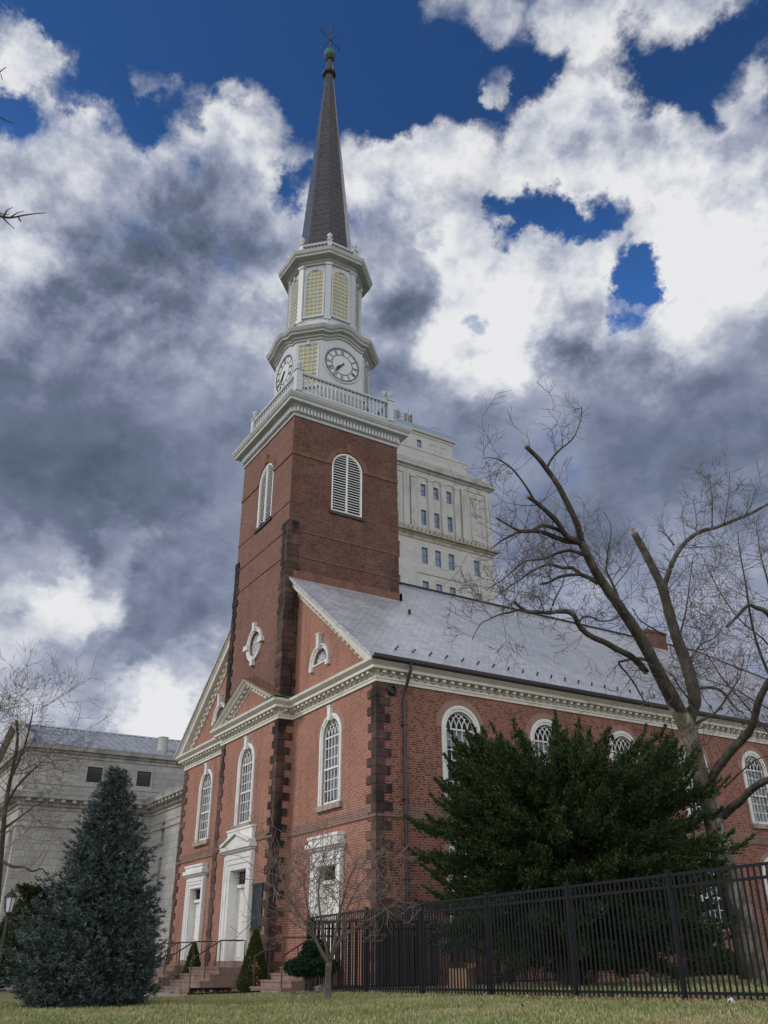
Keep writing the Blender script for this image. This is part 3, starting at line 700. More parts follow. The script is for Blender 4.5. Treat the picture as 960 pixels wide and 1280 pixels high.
# plaque
b = MB(); b.box((-.45,-.04,0),(.45,0,1.55)); pl = b.build('memorial_plaque', M['plaque'])
b = MB(); b.sweep([(-.45,0),(.45,0),(.45,1.55),(-.45,1.55)], [(0,0),(.05,0),(.05,.07),(0,.05)], (0,0,0), (1,0,0), (0,0,1), (0,-1,0), closed=True, right=False)
b.box((-.48,-.09,1.55),(.48,0,1.62)); b.box((-.48,-.09,-.07),(.48,0,0)); wpart(pl, b, 'plaque_frame', M['plaque'])
b = MB()
for i in range(26):
    z = 1.46-i*.053; w_ = rng.uniform(.22,.38) if i % 6 else .12
    x = -w_
    while x < w_: l_ = rng.uniform(.02,.07); b.box((x,-.047,z),(min(w_, x+l_),-.04,z+.022)); x += l_+.018
wpart(pl, b, 'raised_lettering', M['plaque'])
place(pl, 12.02, TY0, 2.05, first=True)
# steps
def make_steps(name, cx, wall_y, w, n, top, tread, land, zg):
    b = MB(); hr = (top-zg)/n
    for i in range(n):
        z1 = top-i*hr; yf_ = wall_y-land-i*tread
        b.box((cx-w/2-.0*i,yf_,zg-.3),(cx+w/2,wall_y if i == 0 else yf_+tread+.02,z1-.0)) if i == 0 else b.box((cx-w/2,yf_,zg-.3),(cx+w/2,yf_+tread+.001,z1))
        b.box((cx-w/2-.03,yf_-.03,z1-.05),(cx+w/2+.03,yf_+.06,z1+.003))
    return b.build(name, M['step'], church)
make_steps('steps', 10.2, TY0-.17, 3.2, 4, .72, .36, 1.15, -.15)
make_steps('steps', 3.3, -.17, 2.4, 4, .75, .34, 1.0, -.15)
make_steps('steps', 16.6, -.17, 2.4, 4, .75, .36, 1.0, -.02)
def handrail(x, ytop, ybot, ztop, zbot, wall_y, label, group='iron handrails of the church steps'):
    t = empty('handrail', (x, ytop, ztop), label, 'handrail', group)
    hh = .92
    b = MB(); b.tube([(x,wall_y,ztop+hh),(x,ytop,ztop+hh),(x,ybot,zbot+hh)], [.026]*3, 6); b.build('rail', M['rail'], t)
    for (y, z) in ((wall_y+.05, ztop), (ytop, ztop), ((ytop+ybot)/2, (ztop+zbot)/2), (ybot, zbot)):
        b = MB(); b.tube([(x,y,z-.05),(x,y,z+hh)], [.019]*2, 6); b.build('post', M['rail'], t)
    return t
handrail(11.65, -1.95, -3.05, .72, .09, -1.0, 'right iron handrail of the central stone steps')
handrail(8.75, -1.95, -3.05, .72, .09, -1.0, 'left iron handrail of the central stone steps')
handrail(4.4, -1.1, -2.15, .75, .09, -.25, 'iron handrail on the right of the far left door steps')
handrail(2.2, -1.1, -2.15, .75, .09, -.25, 'iron handrail on the left of the far left door steps')
handrail(15.5, -1.1, -2.2, .75, .16, -.25, 'iron handrail on the left of the steps by the cloud pruned shrub')
handrail(17.7, -1.1, -2.2, .75, .16, -.25, 'iron handrail on the right of the near door steps')

# ------------------------------------------------------------------ tower cornice, balustrade, clock stage
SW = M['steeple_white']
mb = MB(); tp = [(TX0,TY0),(TX1,TY0),(TX1,TY1),(TX0,TY1)]
TC = [(0,25.22),(.06,25.22),(.08,25.32),(.04,25.34),(.04,25.40),(.12,25.42),(.12,25.72),(.2,25.74),(.2,25.80),(.42,25.84),(.46,25.86),(.46,26.0),(.52,26.05),(.60,26.18),(.62,26.28),(-.3,26.42)]
mb.sweep(tp, TC, closed=True)
tc = mb.build('tower_cornice', M['steeple_trim2'], church)
mb = MB()
def tdent(c, d, nr):
    x = Vector((nr.x,nr.y,0)); t = Vector((d.x,d.y,0)); mb.obox(Vector((c.x,c.y,25.575))+x*.155, x*.05, t*.055, Vector((0,0,.14)))
along(tp+[tp[0]], .19, tdent); mb.build('dentils', SW, tc)
mb = MB(); bb = 2.78; cx0 = 10.
def sq(b_): return [(cx0-b_,cyT-b_),(cx0+b_,cyT-b_),(cx0+b_,cyT+b_),(cx0-b_,cyT+b_)]
mb.prism([(x,y,26.2) for x, y in sq(3.3)], (0,0,.3)); mb.build('tower_deck', SW, church)
def balustrade(name, pts, z0, z1, bal_sp, bal_r, pw, urn_h, urn_r, rail=.06):
    b = MB()
    b.sweep(pts, [(-.09,z0),(.09,z0),(.09,z0+.14),(.05,z0+.17),(-.05,z0+.17),(-.09,z0+.14)], closed=True)
    b.sweep(pts, [(-.10,z1-.12),(.10,z1-.12),(.13,z1-.06),(.13,z1),(-.13,z1),(-.13,z1-.06)], closed=True)
    root = b.build(name, SW, church)
    b = MB()
    H = z1-.12-(z0+.17)
    def bal(c, d, nr): b.lathe((c.x,c.y,z0+.17), [(bal_r*.75,0),(bal_r*.75,H*.08),(bal_r*.5,H*.14),(bal_r,H*.36),(bal_r*.85,H*.5),(bal_r*.5,H*.82),(bal_r*.75,H*.9),(bal_r*.75,H)], 8)
    along(pts+[pts[0]], bal_sp, bal); b.build('balusters', SW, root)
    for x, y in pts:
        b = MB(); a = math.atan2(y-cyT, x-cx0)
        A = Vector((math.cos(a), math.sin(a), 0)) if len(pts) > 4 else Vector((1,0,0)); B = Vector((-A.y, A.x, 0))
        b.obox((x,y,(z0+z1)/2+.02), A*pw, B*pw, Vector((0,0,(z1-z0)/2+.04))); b.obox((x,y,z1+.09), A*(pw+.05), B*(pw+.05), Vector((0,0,.04))); b.build('pier', SW, root)
        b = MB(); h = urn_h; r = urn_r
        b.lathe((x,y,z1+.13), [(r*.55,0),(r*.55,h*.08),(r*.25,h*.14),(r*.3,h*.24),(r*.75,h*.42),(r,h*.62),(r*1.02,h*.70),(r*.8,h*.73),(r*.62,h*.84),(r*.3,h*.93),(r*.12,h)], 12)
        b.build('urn', SW, root, smooth=True)
    return root
bal1 = balustrade('tower_balustrade', sq(bb), 26.95, 28.22, .235, .065, .17, .62, .17)
mb = MB(); mb.sweep(sq(bb), [(-.2,26.3),(.13,26.3),(.13,26.9),(.17,26.92),(.17,26.97),(-.2,26.97)], closed=True); mb.build('balustrade_plinth', SW, church)
mb = MB(); q = Vector((cx0+bb, cyT+bb, 28.4)); mb.bar(q+Vector((-.05,-.05,0)), q+Vector((-.12,-.35,.62)), .05); mb.lathe(q+Vector((-.1,-.25,.3)), [(.04,-.1),(.17,.12),(.19,.2),(.02,.2)], 4); mb.build('lightning_vane', SW, church)
# clock stage: irregular octagon
ap = 2.35; hw = 1.28
OCT = [(ap,-hw),(ap,hw),(hw,ap),(-hw,ap),(-ap,hw),(-ap,-hw),(-hw,-ap),(hw,-ap)]   # CCW, relative to the axis
# start at (hw,-ap) so travel is CCW, outward on the right
OC = [(cx0+x, cyT+y) for x, y in OCT]
mb = MB(); ZC0, ZC1 = 26.4, 31.4
mb.prism([(x,y,ZC0) for x, y in OC], (0,0,ZC1+.3-ZC0))
mb.sweep(OC, [(0,27.0),(.12,27.0),(.12,27.9),(.05,27.95),(0,27.95)], closed=True)
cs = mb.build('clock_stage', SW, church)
# curved cornice: rises over the four clock faces
pth = []; lift = []
for i in range(8):
    a = Vector(OC[i]); c = Vector(OC[(i+1) % 8]); face = i % 2 == 0     # faces 0,2,4,6 carry the clocks
    K = 14 if face else 1
    for k in range(K):
        t = k/K; pth.append(tuple(a.lerp(c, t))); lift.append(.42*(sm((min(t, 1-t)-.05)/.38)) if face else 0)
CP = [(0,31.25),(.07,31.25),(.09,31.36),(.18,31.40),(.2,31.5),(.36,31.55),(.40,31.57),(.40,31.66),(.50,31.74),(.56,31.88),(.58,31.95),(.25,32.05),(-.6,32.2),(-.6,31.25)]
mb = MB(); mb.sweep(pth, CP, closed=True, lift=lift); mb.build('curved_cornice', M['steeple_trim'], cs)
def lattice(parent, cx, cy, z0, z1, w, ang, arched, cols, rows, name='lattice_window'):
    """yellow lattice in a frame; ang = outward azimuth (deg); cx,cy on the wall face"""
    out = Vector((math.cos(R(ang)), math.sin(R(ang)), 0)); A = Vector((-out.y, out.x, 0)); O = Vector((cx,cy,0)); r = w/2
    b = MB(); h = z1-z0
    pts = arch_pts(w, h, z0) if arched else [(r,z0),(r,z1),(-r,z1),(-r,z0)]
    b.sweep(pts, [(0,-.01),(0,.04),(.05,.04),(.06,.07),(.13,.07),(.13,-.01)], O, A, (0,0,1), out)
    z = z1; b.obox(O+A*0+out*.07+Vector((0,0,z+.12)), A*.07, out*.06, Vector((0,0,.13)))
    b.obox(O+out*.05+Vector((0,0,z0-.05)), A*(r+.16), out*.08, Vector((0,0,.05)))
    fr = b.build(name, SW); fr.parent = parent; 
    if parent.parent: fr.matrix_parent_inverse = Matrix.Identity(4)
    b = MB(); b.plate([(p_[0], p_[1]) for p_ in (arch(0, z0, w, h) if arched else [(-r,z0),(r,z0),(r,z1),(-r,z1)])], [], O+out*.012, A, (0,0,1))
    M2 = b.build('yellow_panel', M['yellow_blind']); b = MB(); zs = z1-r
    for i in range(1, cols):
        x = -r+w*i/cols; zt = z1 if not arched else zs+math.sqrt(max(0, r*r-x*x)); b.obox(O+A*x+out*.03+Vector((0,0,(z0+zt)/2)), A*.016, out*.014, Vector((0,0,(zt-z0)/2)))
    for j in range(1, rows):
        z = z0+h*j/rows; hw_ = r if (not arched or z < zs) else math.sqrt(max(0, r*r-(z-zs)**2)); b.obox(O+out*.033+Vector((0,0,z)), A*hw_, out*.014, Vector((0,0,.014)))
    M3 = b.build('lattice_bars', SW)
    return fr, M2, M3
def church_part(o, parent):
    o.parent = parent; o.matrix_parent_inverse = Matrix.Translation(-Vector(church.location)) if parent == church else Matrix.Identity(4)
for k in range(4):
    ang = -45+90*k; a_ = (ap+hw)/math.sqrt(2); c = (cx0+a_*math.cos(R(ang)), cyT+a_*math.sin(R(ang)))
    fr, pn, br = lattice(cs, *c, 28.2, 30.95, 1.02, ang, False, 4, 10)
    church_part(fr, church); pn.parent = fr; br.parent = fr
for i in range(8):   # corner pilasters of the clock stage
    x, y = OC[i]
# clocks
ROM = ['XII','I','II','III','IIII','V','VI','VII','VIII','IX','X','XI']
def clock(ang):
    out = Vector((math.cos(R(ang)), math.sin(R(ang)), 0)); A = Vector((-out.y, out.x, 0)); Z = Vector((0,0,1)); O = Vector((cx0,cyT,29.98))+out*ap
    n = 40; circ = lambda r: [(r*math.cos(-2*math.pi*i/n), r*math.sin(-2*math.pi*i/n)) for i in range(n)]
    b = MB(); b.sweep(circ(1.10), [(0,-.01),(0,.05),(.05,.07),(.10,.03),(.10,-.01)], O, A, Z, out, closed=True, right=False); root = b.build('clock', SW, church)
    b = MB(); b.prism([O+A*x+Z*z for x, z in circ(1.12)[::-1]], out*.02); b.build('dial', M['dial']).parent = root
    b = MB()
    b.sweep(circ(1.0), [(-.025,0),(.025,0),(.025,.012),(-.025,.012)], O+out*.02, A, Z, out, closed=True, right=False)
    b.sweep(circ(.64), [(-.022,0),(.022,0),(.022,.012),(-.022,.012)], O+out*.02, A, Z, out, closed=True, right=False)
    for i in range(60):
        a = 2*math.pi*i/60; u = A*math.cos(a)+Z*math.sin(a); v = A*-math.sin(a)+Z*math.cos(a)
        b.obox(O+out*.026+u*1.045, u*.035, v*(.018 if i % 5 else .03), out*.006)
    b.build('minute_track', M['black_paint']).parent = root
    b = MB()
    for h_, s_ in enumerate(ROM):
        a = R(90-30*h_); u = A*math.cos(a)+Z*math.sin(a); v = A*math.sin(a)-Z*math.cos(a)   # v = reading right
        wds = {'I': .05, 'V': .12, 'X': .12}; tot = sum(wds[c] for c in s_); x = -tot/2
        for c in s_:
            xc = x+wds[c]/2; base = O+out*.027+u*.82+v*xc
            def st(p0, p1, w=.022): b.bar(base+v*p0[0]+u*p0[1], base+v*p1[0]+u*p1[1], .012, w, up=out.cross((p1[0]-p0[0])*v+(p1[1]-p0[1])*u))
            if c == 'I': st((0,-.12),(0,.12), .026)
            elif c == 'V': st((-.045,.12),(0,-.12), .03); st((.045,.12),(0,-.12), .014)
            else: st((-.045,.12),(.045,-.12), .03); st((.045,.12),(-.045,-.12), .014)
            x += wds[c]
    b.build('numerals', M['black_paint']).parent = root
    for nm, deg, L, w, off in (('hour_hand', 226, .52, .085, .045), ('minute_hand', 219, .68, .07, .07)):
        a = R(90-deg); u = A*math.cos(a)+Z*math.sin(a); v = A*math.sin(a)-Z*math.cos(a)
        b = MB(); b.prism([O+out*off+q for q in (u*-.14+v*-.05, u*-.14+v*.05, u*.0+v*.03, u*(L*.7)+v*w, u*L, u*(L*.7)-v*w, u*.0-v*.03)], out*.018)
        b.build(nm, M['black_paint']).parent = root
for a in (0, 90, 180, 270): clock(a)
# lantern stage
def octa(r, ph=22.5): return [(cx0+r*math.cos(R(ph+45*i)), cyT+r*math.sin(R(ph+45*i))) for i in range(8)]
mb = MB(); RL = 2.12
mb.prism([(x,y,31.9) for x, y in octa(RL)], (0,0,37.6-31.9))
mb.sweep(octa(RL), [(0,31.9),(.24,31.9),(.24,32.75),(.18,32.85),(.10,32.9),(.10,33.05),(.04,33.15),(0,33.2)], closed=True)
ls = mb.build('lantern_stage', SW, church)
mb = MB()
for x, y in octa(RL+.03):
    a = math.atan2(y-cyT, x-cx0); u = Vector((math.cos(a), math.sin(a), 0)); v = Vector((-u.y, u.x, 0))
    mb.obox((x-u.x*.05,y-u.y*.05,35.2), u*.11, v*.17, Vector((0,0,2.1)))
    mb.obox((x-u.x*.05,y-u.y*.05,37.2), u*.16, v*.21, Vector((0,0,.09))); mb.obox((x-u.x*.05,y-u.y*.05,33.2), u*.15, v*.2, Vector((0,0,.12)))
mb.build('pilasters', SW, ls)
for k in range(8):
    ang = 45*k; a_ = RL*math.cos(R(22.5)); c = (cx0+a_*math.cos(R(ang)), cyT+a_*math.sin(R(ang)))
    fr, pn, br = lattice(ls, *c, 33.45, 36.85, .98, ang, True, 4, 12, 'arched_lattice_window'); church_part(fr, church); pn.parent = fr; br.parent = fr
mb = MB()
mb.sweep(octa(RL), [(0,37.25),(.1,37.25),(.12,37.36),(.2,37.42),(.22,37.5),(.56,37.56),(.60,37.58),(.60,37.70),(.68,37.78),(.72,37.92),(.74,37.98),(.3,38.1),(-1.,38.2),(-1.,37.25)], closed=True)
mb.build('lantern_cornice', M['steeple_trim'], ls)
bal2 = balustrade('spire_balustrade', octa(2.22), 38.1, 38.85, .2, .05, .13, .62, .16)
# spire
lean = Vector((-.14,-.22))
def spr(z): return .27+(1.80-.27)*max(0, (57.0-z)/(57.0-38.0))
mb = MB(); prof = [38.0, 57.0]; vs = []
for z in prof:
    t = (z-38)/19
    for i in range(8): a = R(22.5+45*i); r = spr(z); vs.append((cx0+lean.x*t+r*math.cos(a), cyT+lean.y*t+r*math.sin(a), z))
mb.add(vs, [(i, (i+1) % 8, 8+(i+1) % 8, 8+i) for i in range(8)])
sp = mb.build('spire', M['spire'], church)
sx, sy = cx0+lean.x, cyT+lean.y
mb = MB(); mb.lathe((sx,sy,56.75), [(.30,0),(.50,.12),(.50,.30),(.42,.36),(.34,.55),(.26,.6)], 8, ph=R(22.5)); mb.lathe((sx,sy,58.45), [(.2,0),(.32,.08),(.32,.2),(.2,.28)], 8, ph=R(22.5)); mb.build('spire_collar', M['gutter'], sp)
mb = MB(); mb.lathe((sx,sy,57.2), [(.29,0),(.20,1.35)], 8, ph=R(22.5)); mb.build('spire_neck', M['spire'], sp)
mb = MB(); mb.lathe((sx,sy,59.15), [(.05,-.44)]+[(.44*math.cos(a), .44*math.sin(a)) for a in [R(-80+16*i) for i in range(11)]]+[(.05,.44)], 16); mb.build('copper_ball', M['verdigris'], sp, smooth=True)
mb = MB(); mb.tube([(sx,sy,59.5),(sx,sy,62.2)], [.055,.03], 6); mb.lathe((sx,sy,60.75), [(.05,-.08),(.12,0),(.05,.08)], 8)
wvn = mb.build('weather_vane', M['rail'], church)
for k in range(4):
    a = R(19+90*k); u = Vector((math.cos(a), math.sin(a), 0)); v = Vector((-u.y,u.x,0)); c = Vector((sx,sy,60.75)); b = MB()
    b.tube([c, c+u*1.0], [.025,.02], 5); b.prism([c+u*.85-v*.0+Vector((0,0,-.1)), c+u*1.12+Vector((0,0,0)), c+u*.85+Vector((0,0,.1))], v*.03); b.build('compass_arm', M['gutter']).parent = wvn
b = MB(); a = R(150); u = Vector((math.cos(a), math.sin(a), 0)); c = Vector((sx,sy,61.55)); z = Vector((0,0,1)); v = Vector((-u.y,u.x,0))
b.prism([c-u*.85, c-u*.3+z*.07, c+u*.15+z*.07, c+u*.3+z*.16, c+u*.95+z*.20, c+u*.8, c+u*.95-z*.20, c+u*.3-z*.16, c+u*.15-z*.07, c-u*.3-z*.07], v*.04); b.build('arrow', M['verdigris_pale']).parent = wvn

# ------------------------------------------------------------------ ground
mb = MB(); xs = list(np.arange(-60, 64, 2.))+[80,120,300,900]; xs = [-900,-300,-120]+xs; ys = [-900,-200,-60,-30]+list(np.arange(-22, 60, 2.))+[90,200,500,900]
vs = [(x,y,gz(x,y)-.004) for y in ys for x in xs]; nx = len(xs)
mb.add(vs, [(j*nx+i, j*nx+i+1, (j+1)*nx+i+1, (j+1)*nx+i) for j in range(len(ys)-1) for i in range(nx-1)])
g = mb.build('ground', M['lawn'], smooth=True); tag(g, kind='structure')
def sheet(name, poly, mat, off, kind='structure'):
    b = MB(); 
    x0 = min(q[0] for q in poly); x1 = max(q[0] for q in poly); n = max(1, int((x1-x0)/1.))
    (ax, ay), (bx, by), (cx_, cy_), (dx, dy) = poly
    for i in range(n):
        t0, t1 = i/n, (i+1)/n
        f = lambda t, u: (lambda X, Y: (X, Y, gz(X, Y)+off))(ax+(bx-ax)*t+((dx+(cx_-dx)*t)-(ax+(bx-ax)*t))*u, ay+(by-ay)*t+((dy+(cy_-dy)*t)-(ay+(by-ay)*t))*u)
        K = 4
        for k in range(K): b.add([f(t0,k/K), f(t1,k/K), f(t1,(k+1)/K), f(t0,(k+1)/K)], [(0,1,2,3)])
    o = b.build(name, mat); tag(o, kind=kind); return o
sheet('path', [(-18,-7.6),(18.3,-7.3),(21.8,-2.6),(-18,-2.6)], M['concrete'], .012)
sheet('entrance_path', [(-18,-2.6),(12.8,-2.6),(12.8,-1.6),(-18,-1.6)], M['concrete'], .008)
sheet('road', [(-60,-14),(-24,-14),(-24,6),(-60,6)], M['asphalt'], .010)
sheet('sidewalk', [(30,-24),(64,-24),(64,-18.5),(30,-18.5)], M['concrete'], .012)

# ------------------------------------------------------------------ foliage / branches
class Tufts:
    def __init__(s): s.V = []; s.n = 0
    def leaves(s, pos, dirs, L, Wd, spread=.6, per=8, flat=0., jit=.25):
        """pos (n,3) tuft roots, dirs (n,3) axes; each tuft gets `per` thin triangles-quads"""
        n = len(pos); 
        for k in range(per):
            d = dirs + npr.normal(0, spread, (n,3)); d /= np.linalg.norm(d, axis=1)[:,None]+1e-9
            side = np.cross(d, npr.normal(0, 1, (n,3))); side /= np.linalg.norm(side, axis=1)[:,None]+1e-9
            l = L*npr.uniform(.6, 1.3, (n,1)); w = Wd*npr.uniform(.7, 1.3, (n,1))
            o = pos + dirs*(L*npr.uniform(-jit, jit*2, (n,1)))
            q = np.stack([o-side*w*.35, o+side*w*.35, o+d*l*.6+side*w*.5, o+d*l, o+d*l*.6-side*w*.5], axis=1)
            s.V.append(q)
    def build(s, name, mat, parent=None):
        Q = np.concatenate(s.V).reshape(-1, 3).astype(np.float32); nf = len(Q)//5
        me = bpy.data.meshes.new(name); me.vertices.add(len(Q)); me.vertices.foreach_set('co', Q.ravel())
        me.loops.add(len(Q)); me.loops.foreach_set('vertex_index', np.arange(len(Q), dtype=np.int32))
        me.polygons.add(nf); me.polygons.foreach_set('loop_start', np.arange(0, len(Q), 5, dtype=np.int32))
        me.update(); me.validate(); me.materials.append(mat)
        o = bpy.data.objects.new(name, me); sc.collection.objects.link(o)
        if parent is not None: o.parent = parent; o.matrix_parent_inverse = Matrix.Translation(-Vector(parent.location))
        return o
def nrm(a): return a/(np.linalg.norm(a, axis=-1, keepdims=True)+1e-9)

def spruce(base, h, rad, label, mat, seed=1, dens=1., tuft=.12, name='spruce_tree', droop=.15):
    r_ = np.random.default_rng(seed); t = empty(name, base, label, 'tree')
    b = MB(); b.tube([base, base+Vector((0,0,h*.5)), base+Vector((0,0,h*.97))], [.14,.08,.02], 7); b.build('trunk', M['limb'], t)
    P = []; D = []; bb_ = MB(); z = h*.035
    while z < h*.985:
        f = z/h; rr = rad*((1-f)**.82)*(1.0 if f > .16 else .74+.26*f/.16)
        nb = max(4, int((7+9*(1-f))*dens)); ph = r_.uniform(0, 6.28)
        for i in range(nb):
            a = ph+6.283*i/nb+r_.normal(0, .12); L = rr*r_.uniform(.70, 1.17)*(1.+.10*math.sin(3*a+z*1.3)); up = .10+.35*f*r_.uniform(.6, 1.4)
            u = np.array([math.cos(a), math.sin(a), 0]); b0 = np.array(base)+[0,0,z+r_.normal(0, .04)]
            n = max(3, int(L/.085)); s = np.linspace(.18 if f < .8 else 0, 1, n)
            cz = up*L*s - droop*L*np.sin(s*math.pi*.5)+ .22*L*s**3
            pts = b0+u*(L*s)[:,None]+np.array([0,0,1])*cz[:,None]
            bb_.tube([pts[0], pts[len(pts)//2], pts[-1]], [.018,.012,.005], 3)
            sd = np.array([-u[1], u[0], 0])
            for k in range(n):
                wdt = .38*L*(1-s[k])**.8*.9+.09; m_ = max(1, int(wdt/.075))
                for sg in (-1, 1):
                    q = r_.uniform(.0, 1, m_)
                    off = sd*(sg*wdt*q)[:,None] + u*(.45*wdt*q)[:,None] + np.array([0,0,1])*(r_.normal(0, .05, m_)-.10*q*wdt)[:,None]
                    P.append(pts[k]+off); dd = nrm(u*.8+sd*sg*(.4+.6*q)[:,None]+np.array([0,0,.25])); D.append(dd)
        z += h*.030*(1.4-.4*f)*(1.15 if f < .5 else .9)
    # leader
    zt = np.linspace(h*.93, h*1.0, 8); P.append(np.array(base)+np.stack([zt*0, zt*0, zt], 1)); D.append(np.tile([0,0,1.], (8,1)))
    P = np.concatenate(P); D = np.concatenate(D)
    T = Tufts(); T.leaves(P, D, tuft, tuft*.15, .55, 11); T.build('foliage', mat, t); bb_.build('branches', M['limb'], t)
    return t

def blob_bush(base, lobes, label, cat, mat, name, dens=420, tuft=.06, wd=.03, stem=None, per=4, group=None, spread=.7):
    """lobes: (cx,cy,cz,rx,ry,rz) relative to base"""
    t = empty(name, base, label, cat, group); P = []; D = []
    for (cx_, cy_, cz_, rx, ry, rz) in lobes:
        n = int(dens*4*math.pi*((rx*ry+ry*rz+rx*rz)/3)); v = nrm(npr.normal(0, 1, (n,3)))
        k = 1+.10*np.sin(v[:,0]*7+cx_*5)*np.cos(v[:,2]*6+v[:,1]*5)+npr.normal(0, .045, n); k *= np.where(npr.random(n) < .3, npr.uniform(.65, 1, n), 1)
        P.append(np.array(base)+[cx_,cy_,cz_]+v*np.array([rx,ry,rz])*k[:,None]); D.append(nrm(v+[0,0,.35]))
    T = Tufts(); T.leaves(np.concatenate(P), np.concatenate(D), tuft, wd, spread, per); T.build('foliage', mat, t)
    b = MB(); s0 = stem or [(0,0,-.05),(0,0,lobes[0][2])]
    b.tube([base+Vector(q) for q in s0], [.05]*len(s0), 6); 
    for l in lobes[1:]: b.tube([base+Vector(s0[0])*.5+Vector((0,0,.2)), base+Vector(l[:3])], [.035,.02], 5)
    b.build('stem', M['limb'], t); return t

def cone_bush(base, h, r, label, name='dwarf_spruce'):
    t = empty(name, base, label, 'shrub'); n = int(900*h*r*3.2); f = npr.random(n)**1.25; a = npr.uniform(0, 6.283, n)
    rr = r*np.minimum(1, (1-f)**.75*1.05)*np.where(f < .12, .75+f*2, 1)*(1+npr.normal(0, .05, n)+.05*np.sin(a*3+f*8)); inner = npr.random(n) < .35; rr = np.where(inner, rr*npr.uniform(.7, 1, n), rr)
    P = np.array(base)+np.stack([rr*np.cos(a), rr*np.sin(a), f*h+.03], 1); D = nrm(np.stack([np.cos(a)*.7, np.sin(a)*.7, np.full(n, .9)], 1))
    T = Tufts(); T.leaves(P, D, .07, .018, .35, 6); T.build('foliage', M['arbor'], t)
    b = MB(); b.tube([base, base+Vector((0,0,h*.9))], [.05,.01], 6); b.build('stem', M['limb'], t); return t

def grow(b, p0, d0, L, r0, depth, rr, bend=.35, up=.15, nch=(2,4), ratio=(.45,.75), n=5, sides=4, rmin=.005):
    """recursive bare twig"""
    pts = [p0]; d = d0.normalized(); seg = L/n; rad = [r0]
    for i in range(n):
        d = (d+Vector((rr.gauss(0, bend), rr.gauss(0, bend), rr.gauss(0, bend)+up))*.38).normalized(); pts.append(pts[-1]+d*seg); rad.append(max(rmin, r0*(1-.75*(i+1)/n)))
    b.tube(pts, rad, sides if r0 > .012 else 3)
    if depth <= 0: return
    for k in range(rr.randint(*nch)):
        i = rr.randint(1, n); q = pts[i]; dd = (pts[i]-pts[i-1]).normalized()
        perp = dd.cross(Vector((rr.gauss(0,1), rr.gauss(0,1), rr.gauss(0,1)))).normalized()
        nd = (dd*rr.uniform(.5,1)+perp*rr.uniform(.5,.95)).normalized()
        grow(b, q, nd, L*rr.uniform(*ratio), max(rmin, rad[i]*.7), depth-1, rr, bend, up, nch, ratio, max(3, n-1), sides, rmin)
TWK = .75
TWB = .24
def limb(b, bt, pts, rad, rr, tw=0., L=1.0, depth=2, start=.15, sides=8, up=.12, twr=.012, nch=(2,4)):
    """pts world points; smooth by catmull; then twigs"""
    P = [Vector(q) for q in pts]; out = []; ro = []
    for i in range(len(P)-1):
        p0 = P[max(i-1, 0)]; p1 = P[i]; p2 = P[i+1]; p3 = P[min(i+2, len(P)-1)]
        for k in range(4):
            t = k/4; out.append(.5*((2*p1)+(p2-p0)*t+(2*p0-5*p1+4*p2-p3)*t*t+(-p0+3*p1-3*p2+p3)*t**3)); ro.append(rad[i]+(rad[i+1]-rad[i])*t)
    out.append(P[-1]); ro.append(rad[-1])
    ro = [r*(1+rr.gauss(0,.04)) for r in ro]
    b.tube(out, ro, sides)
    tw *= TWK; tot = sum((out[i+1]-out[i]).length for i in range(len(out)-1)); n = int(tot*tw)
    for _ in range(n):
        f = start+(1-start)*rr.random(); i = min(len(out)-2, int(f*(len(out)-1))); q = out[i].lerp(out[i+1], rr.random()); dd = (out[i+1]-out[i]).normalized()
        perp = dd.cross(Vector((rr.gauss(0,1), rr.gauss(0,1), rr.gauss(0,1)))).normalized(); nd = (dd*rr.uniform(.1,.7)+perp).normalized()
        grow(bt, q, nd, L*rr.uniform(.55,1.5), min(ro[i]*.5, twr*rr.uniform(.8,1.5)), depth, rr, TWB, up, nch)
    return out

# sycamore, limbs traced in space
rr = random.Random(11)
base = gpt(938, 1224); SD = 25.2
syc = empty('sycamore_tree', Vector((27.6,8.3,.3)), 'large pruned bare tree with pale mottled trunk behind the right end of the iron fence', 'tree')
bt = MB(); tw = MB(); cut = MB()
def tr(pts, dz=0., dd=0.):
    return [at(x, y, SD+dz+dd*i/(len(pts)-1)) for i, (x, y) in enumerate(pts)]
trunk = [at(944,1226,25.3), at(930,1165,25.2)]+tr([(908,1090),(893,1030),(880,985),(868,940),(860,912),(846,885),(826,850)])
limb(bt, tw, trunk, [.46,.40,.345,.27,.235,.245,.26,.22,.16], rr, sides=14)
bt.build('trunk', M['bark'], syc, smooth=True); bt = MB()
A = tr([(853,893),(828,850),(805,805),(779,765),(758,735),(742,710),(726,676)], 0, -1.5); limb(bt, tw, A, [.20,.19,.175,.155,.14,.125,.11], rr, 1.2, 1.2, 2, .4, 10)
L_ = [((726,676),(722,657),(710,631),(697,606),(683,586),(672,572),(657,558)), ((.12,.11,.095,.085,.075,.07,.07)), -1.5, -1., 1.6, 1]
def L2(pts, rad, dz, dd, twd, depth=2, Ln=1.1, cutend=False, start=.15, up=.12, nch=(2,4)):
    P = tr(pts, dz, dd); o = limb(bt, tw, P, [rad[0]+(rad[1]-rad[0])*i/(len(P)-1) for i in range(len(P))], rr, twd, Ln, depth, start, 8, up, nch=nch)
    if cutend: d = (o[-1]-o[-2]).normalized(); cut.tube([o[-1]-d*.02, o[-1]+d*.015], [rad[1]*1.02]*2, 8)
L2([(726,676),(722,657),(710,631),(697,606),(683,586),(672,572),(657,558)], (.095,.055), -1.5, -1., 1.6, 2, .8, True)
L2([(684,584),(690,573),(701,561),(710,554),(718,545),(726,525),(727,508)], (.035,.008), -2., -.4, 5., 2, .8)
L2([(726,678),(708,670),(697,653),(682,638),(669,627),(659,621)], (.085,.05), -1.5, -1.2, 1.6, 2, .8, True)
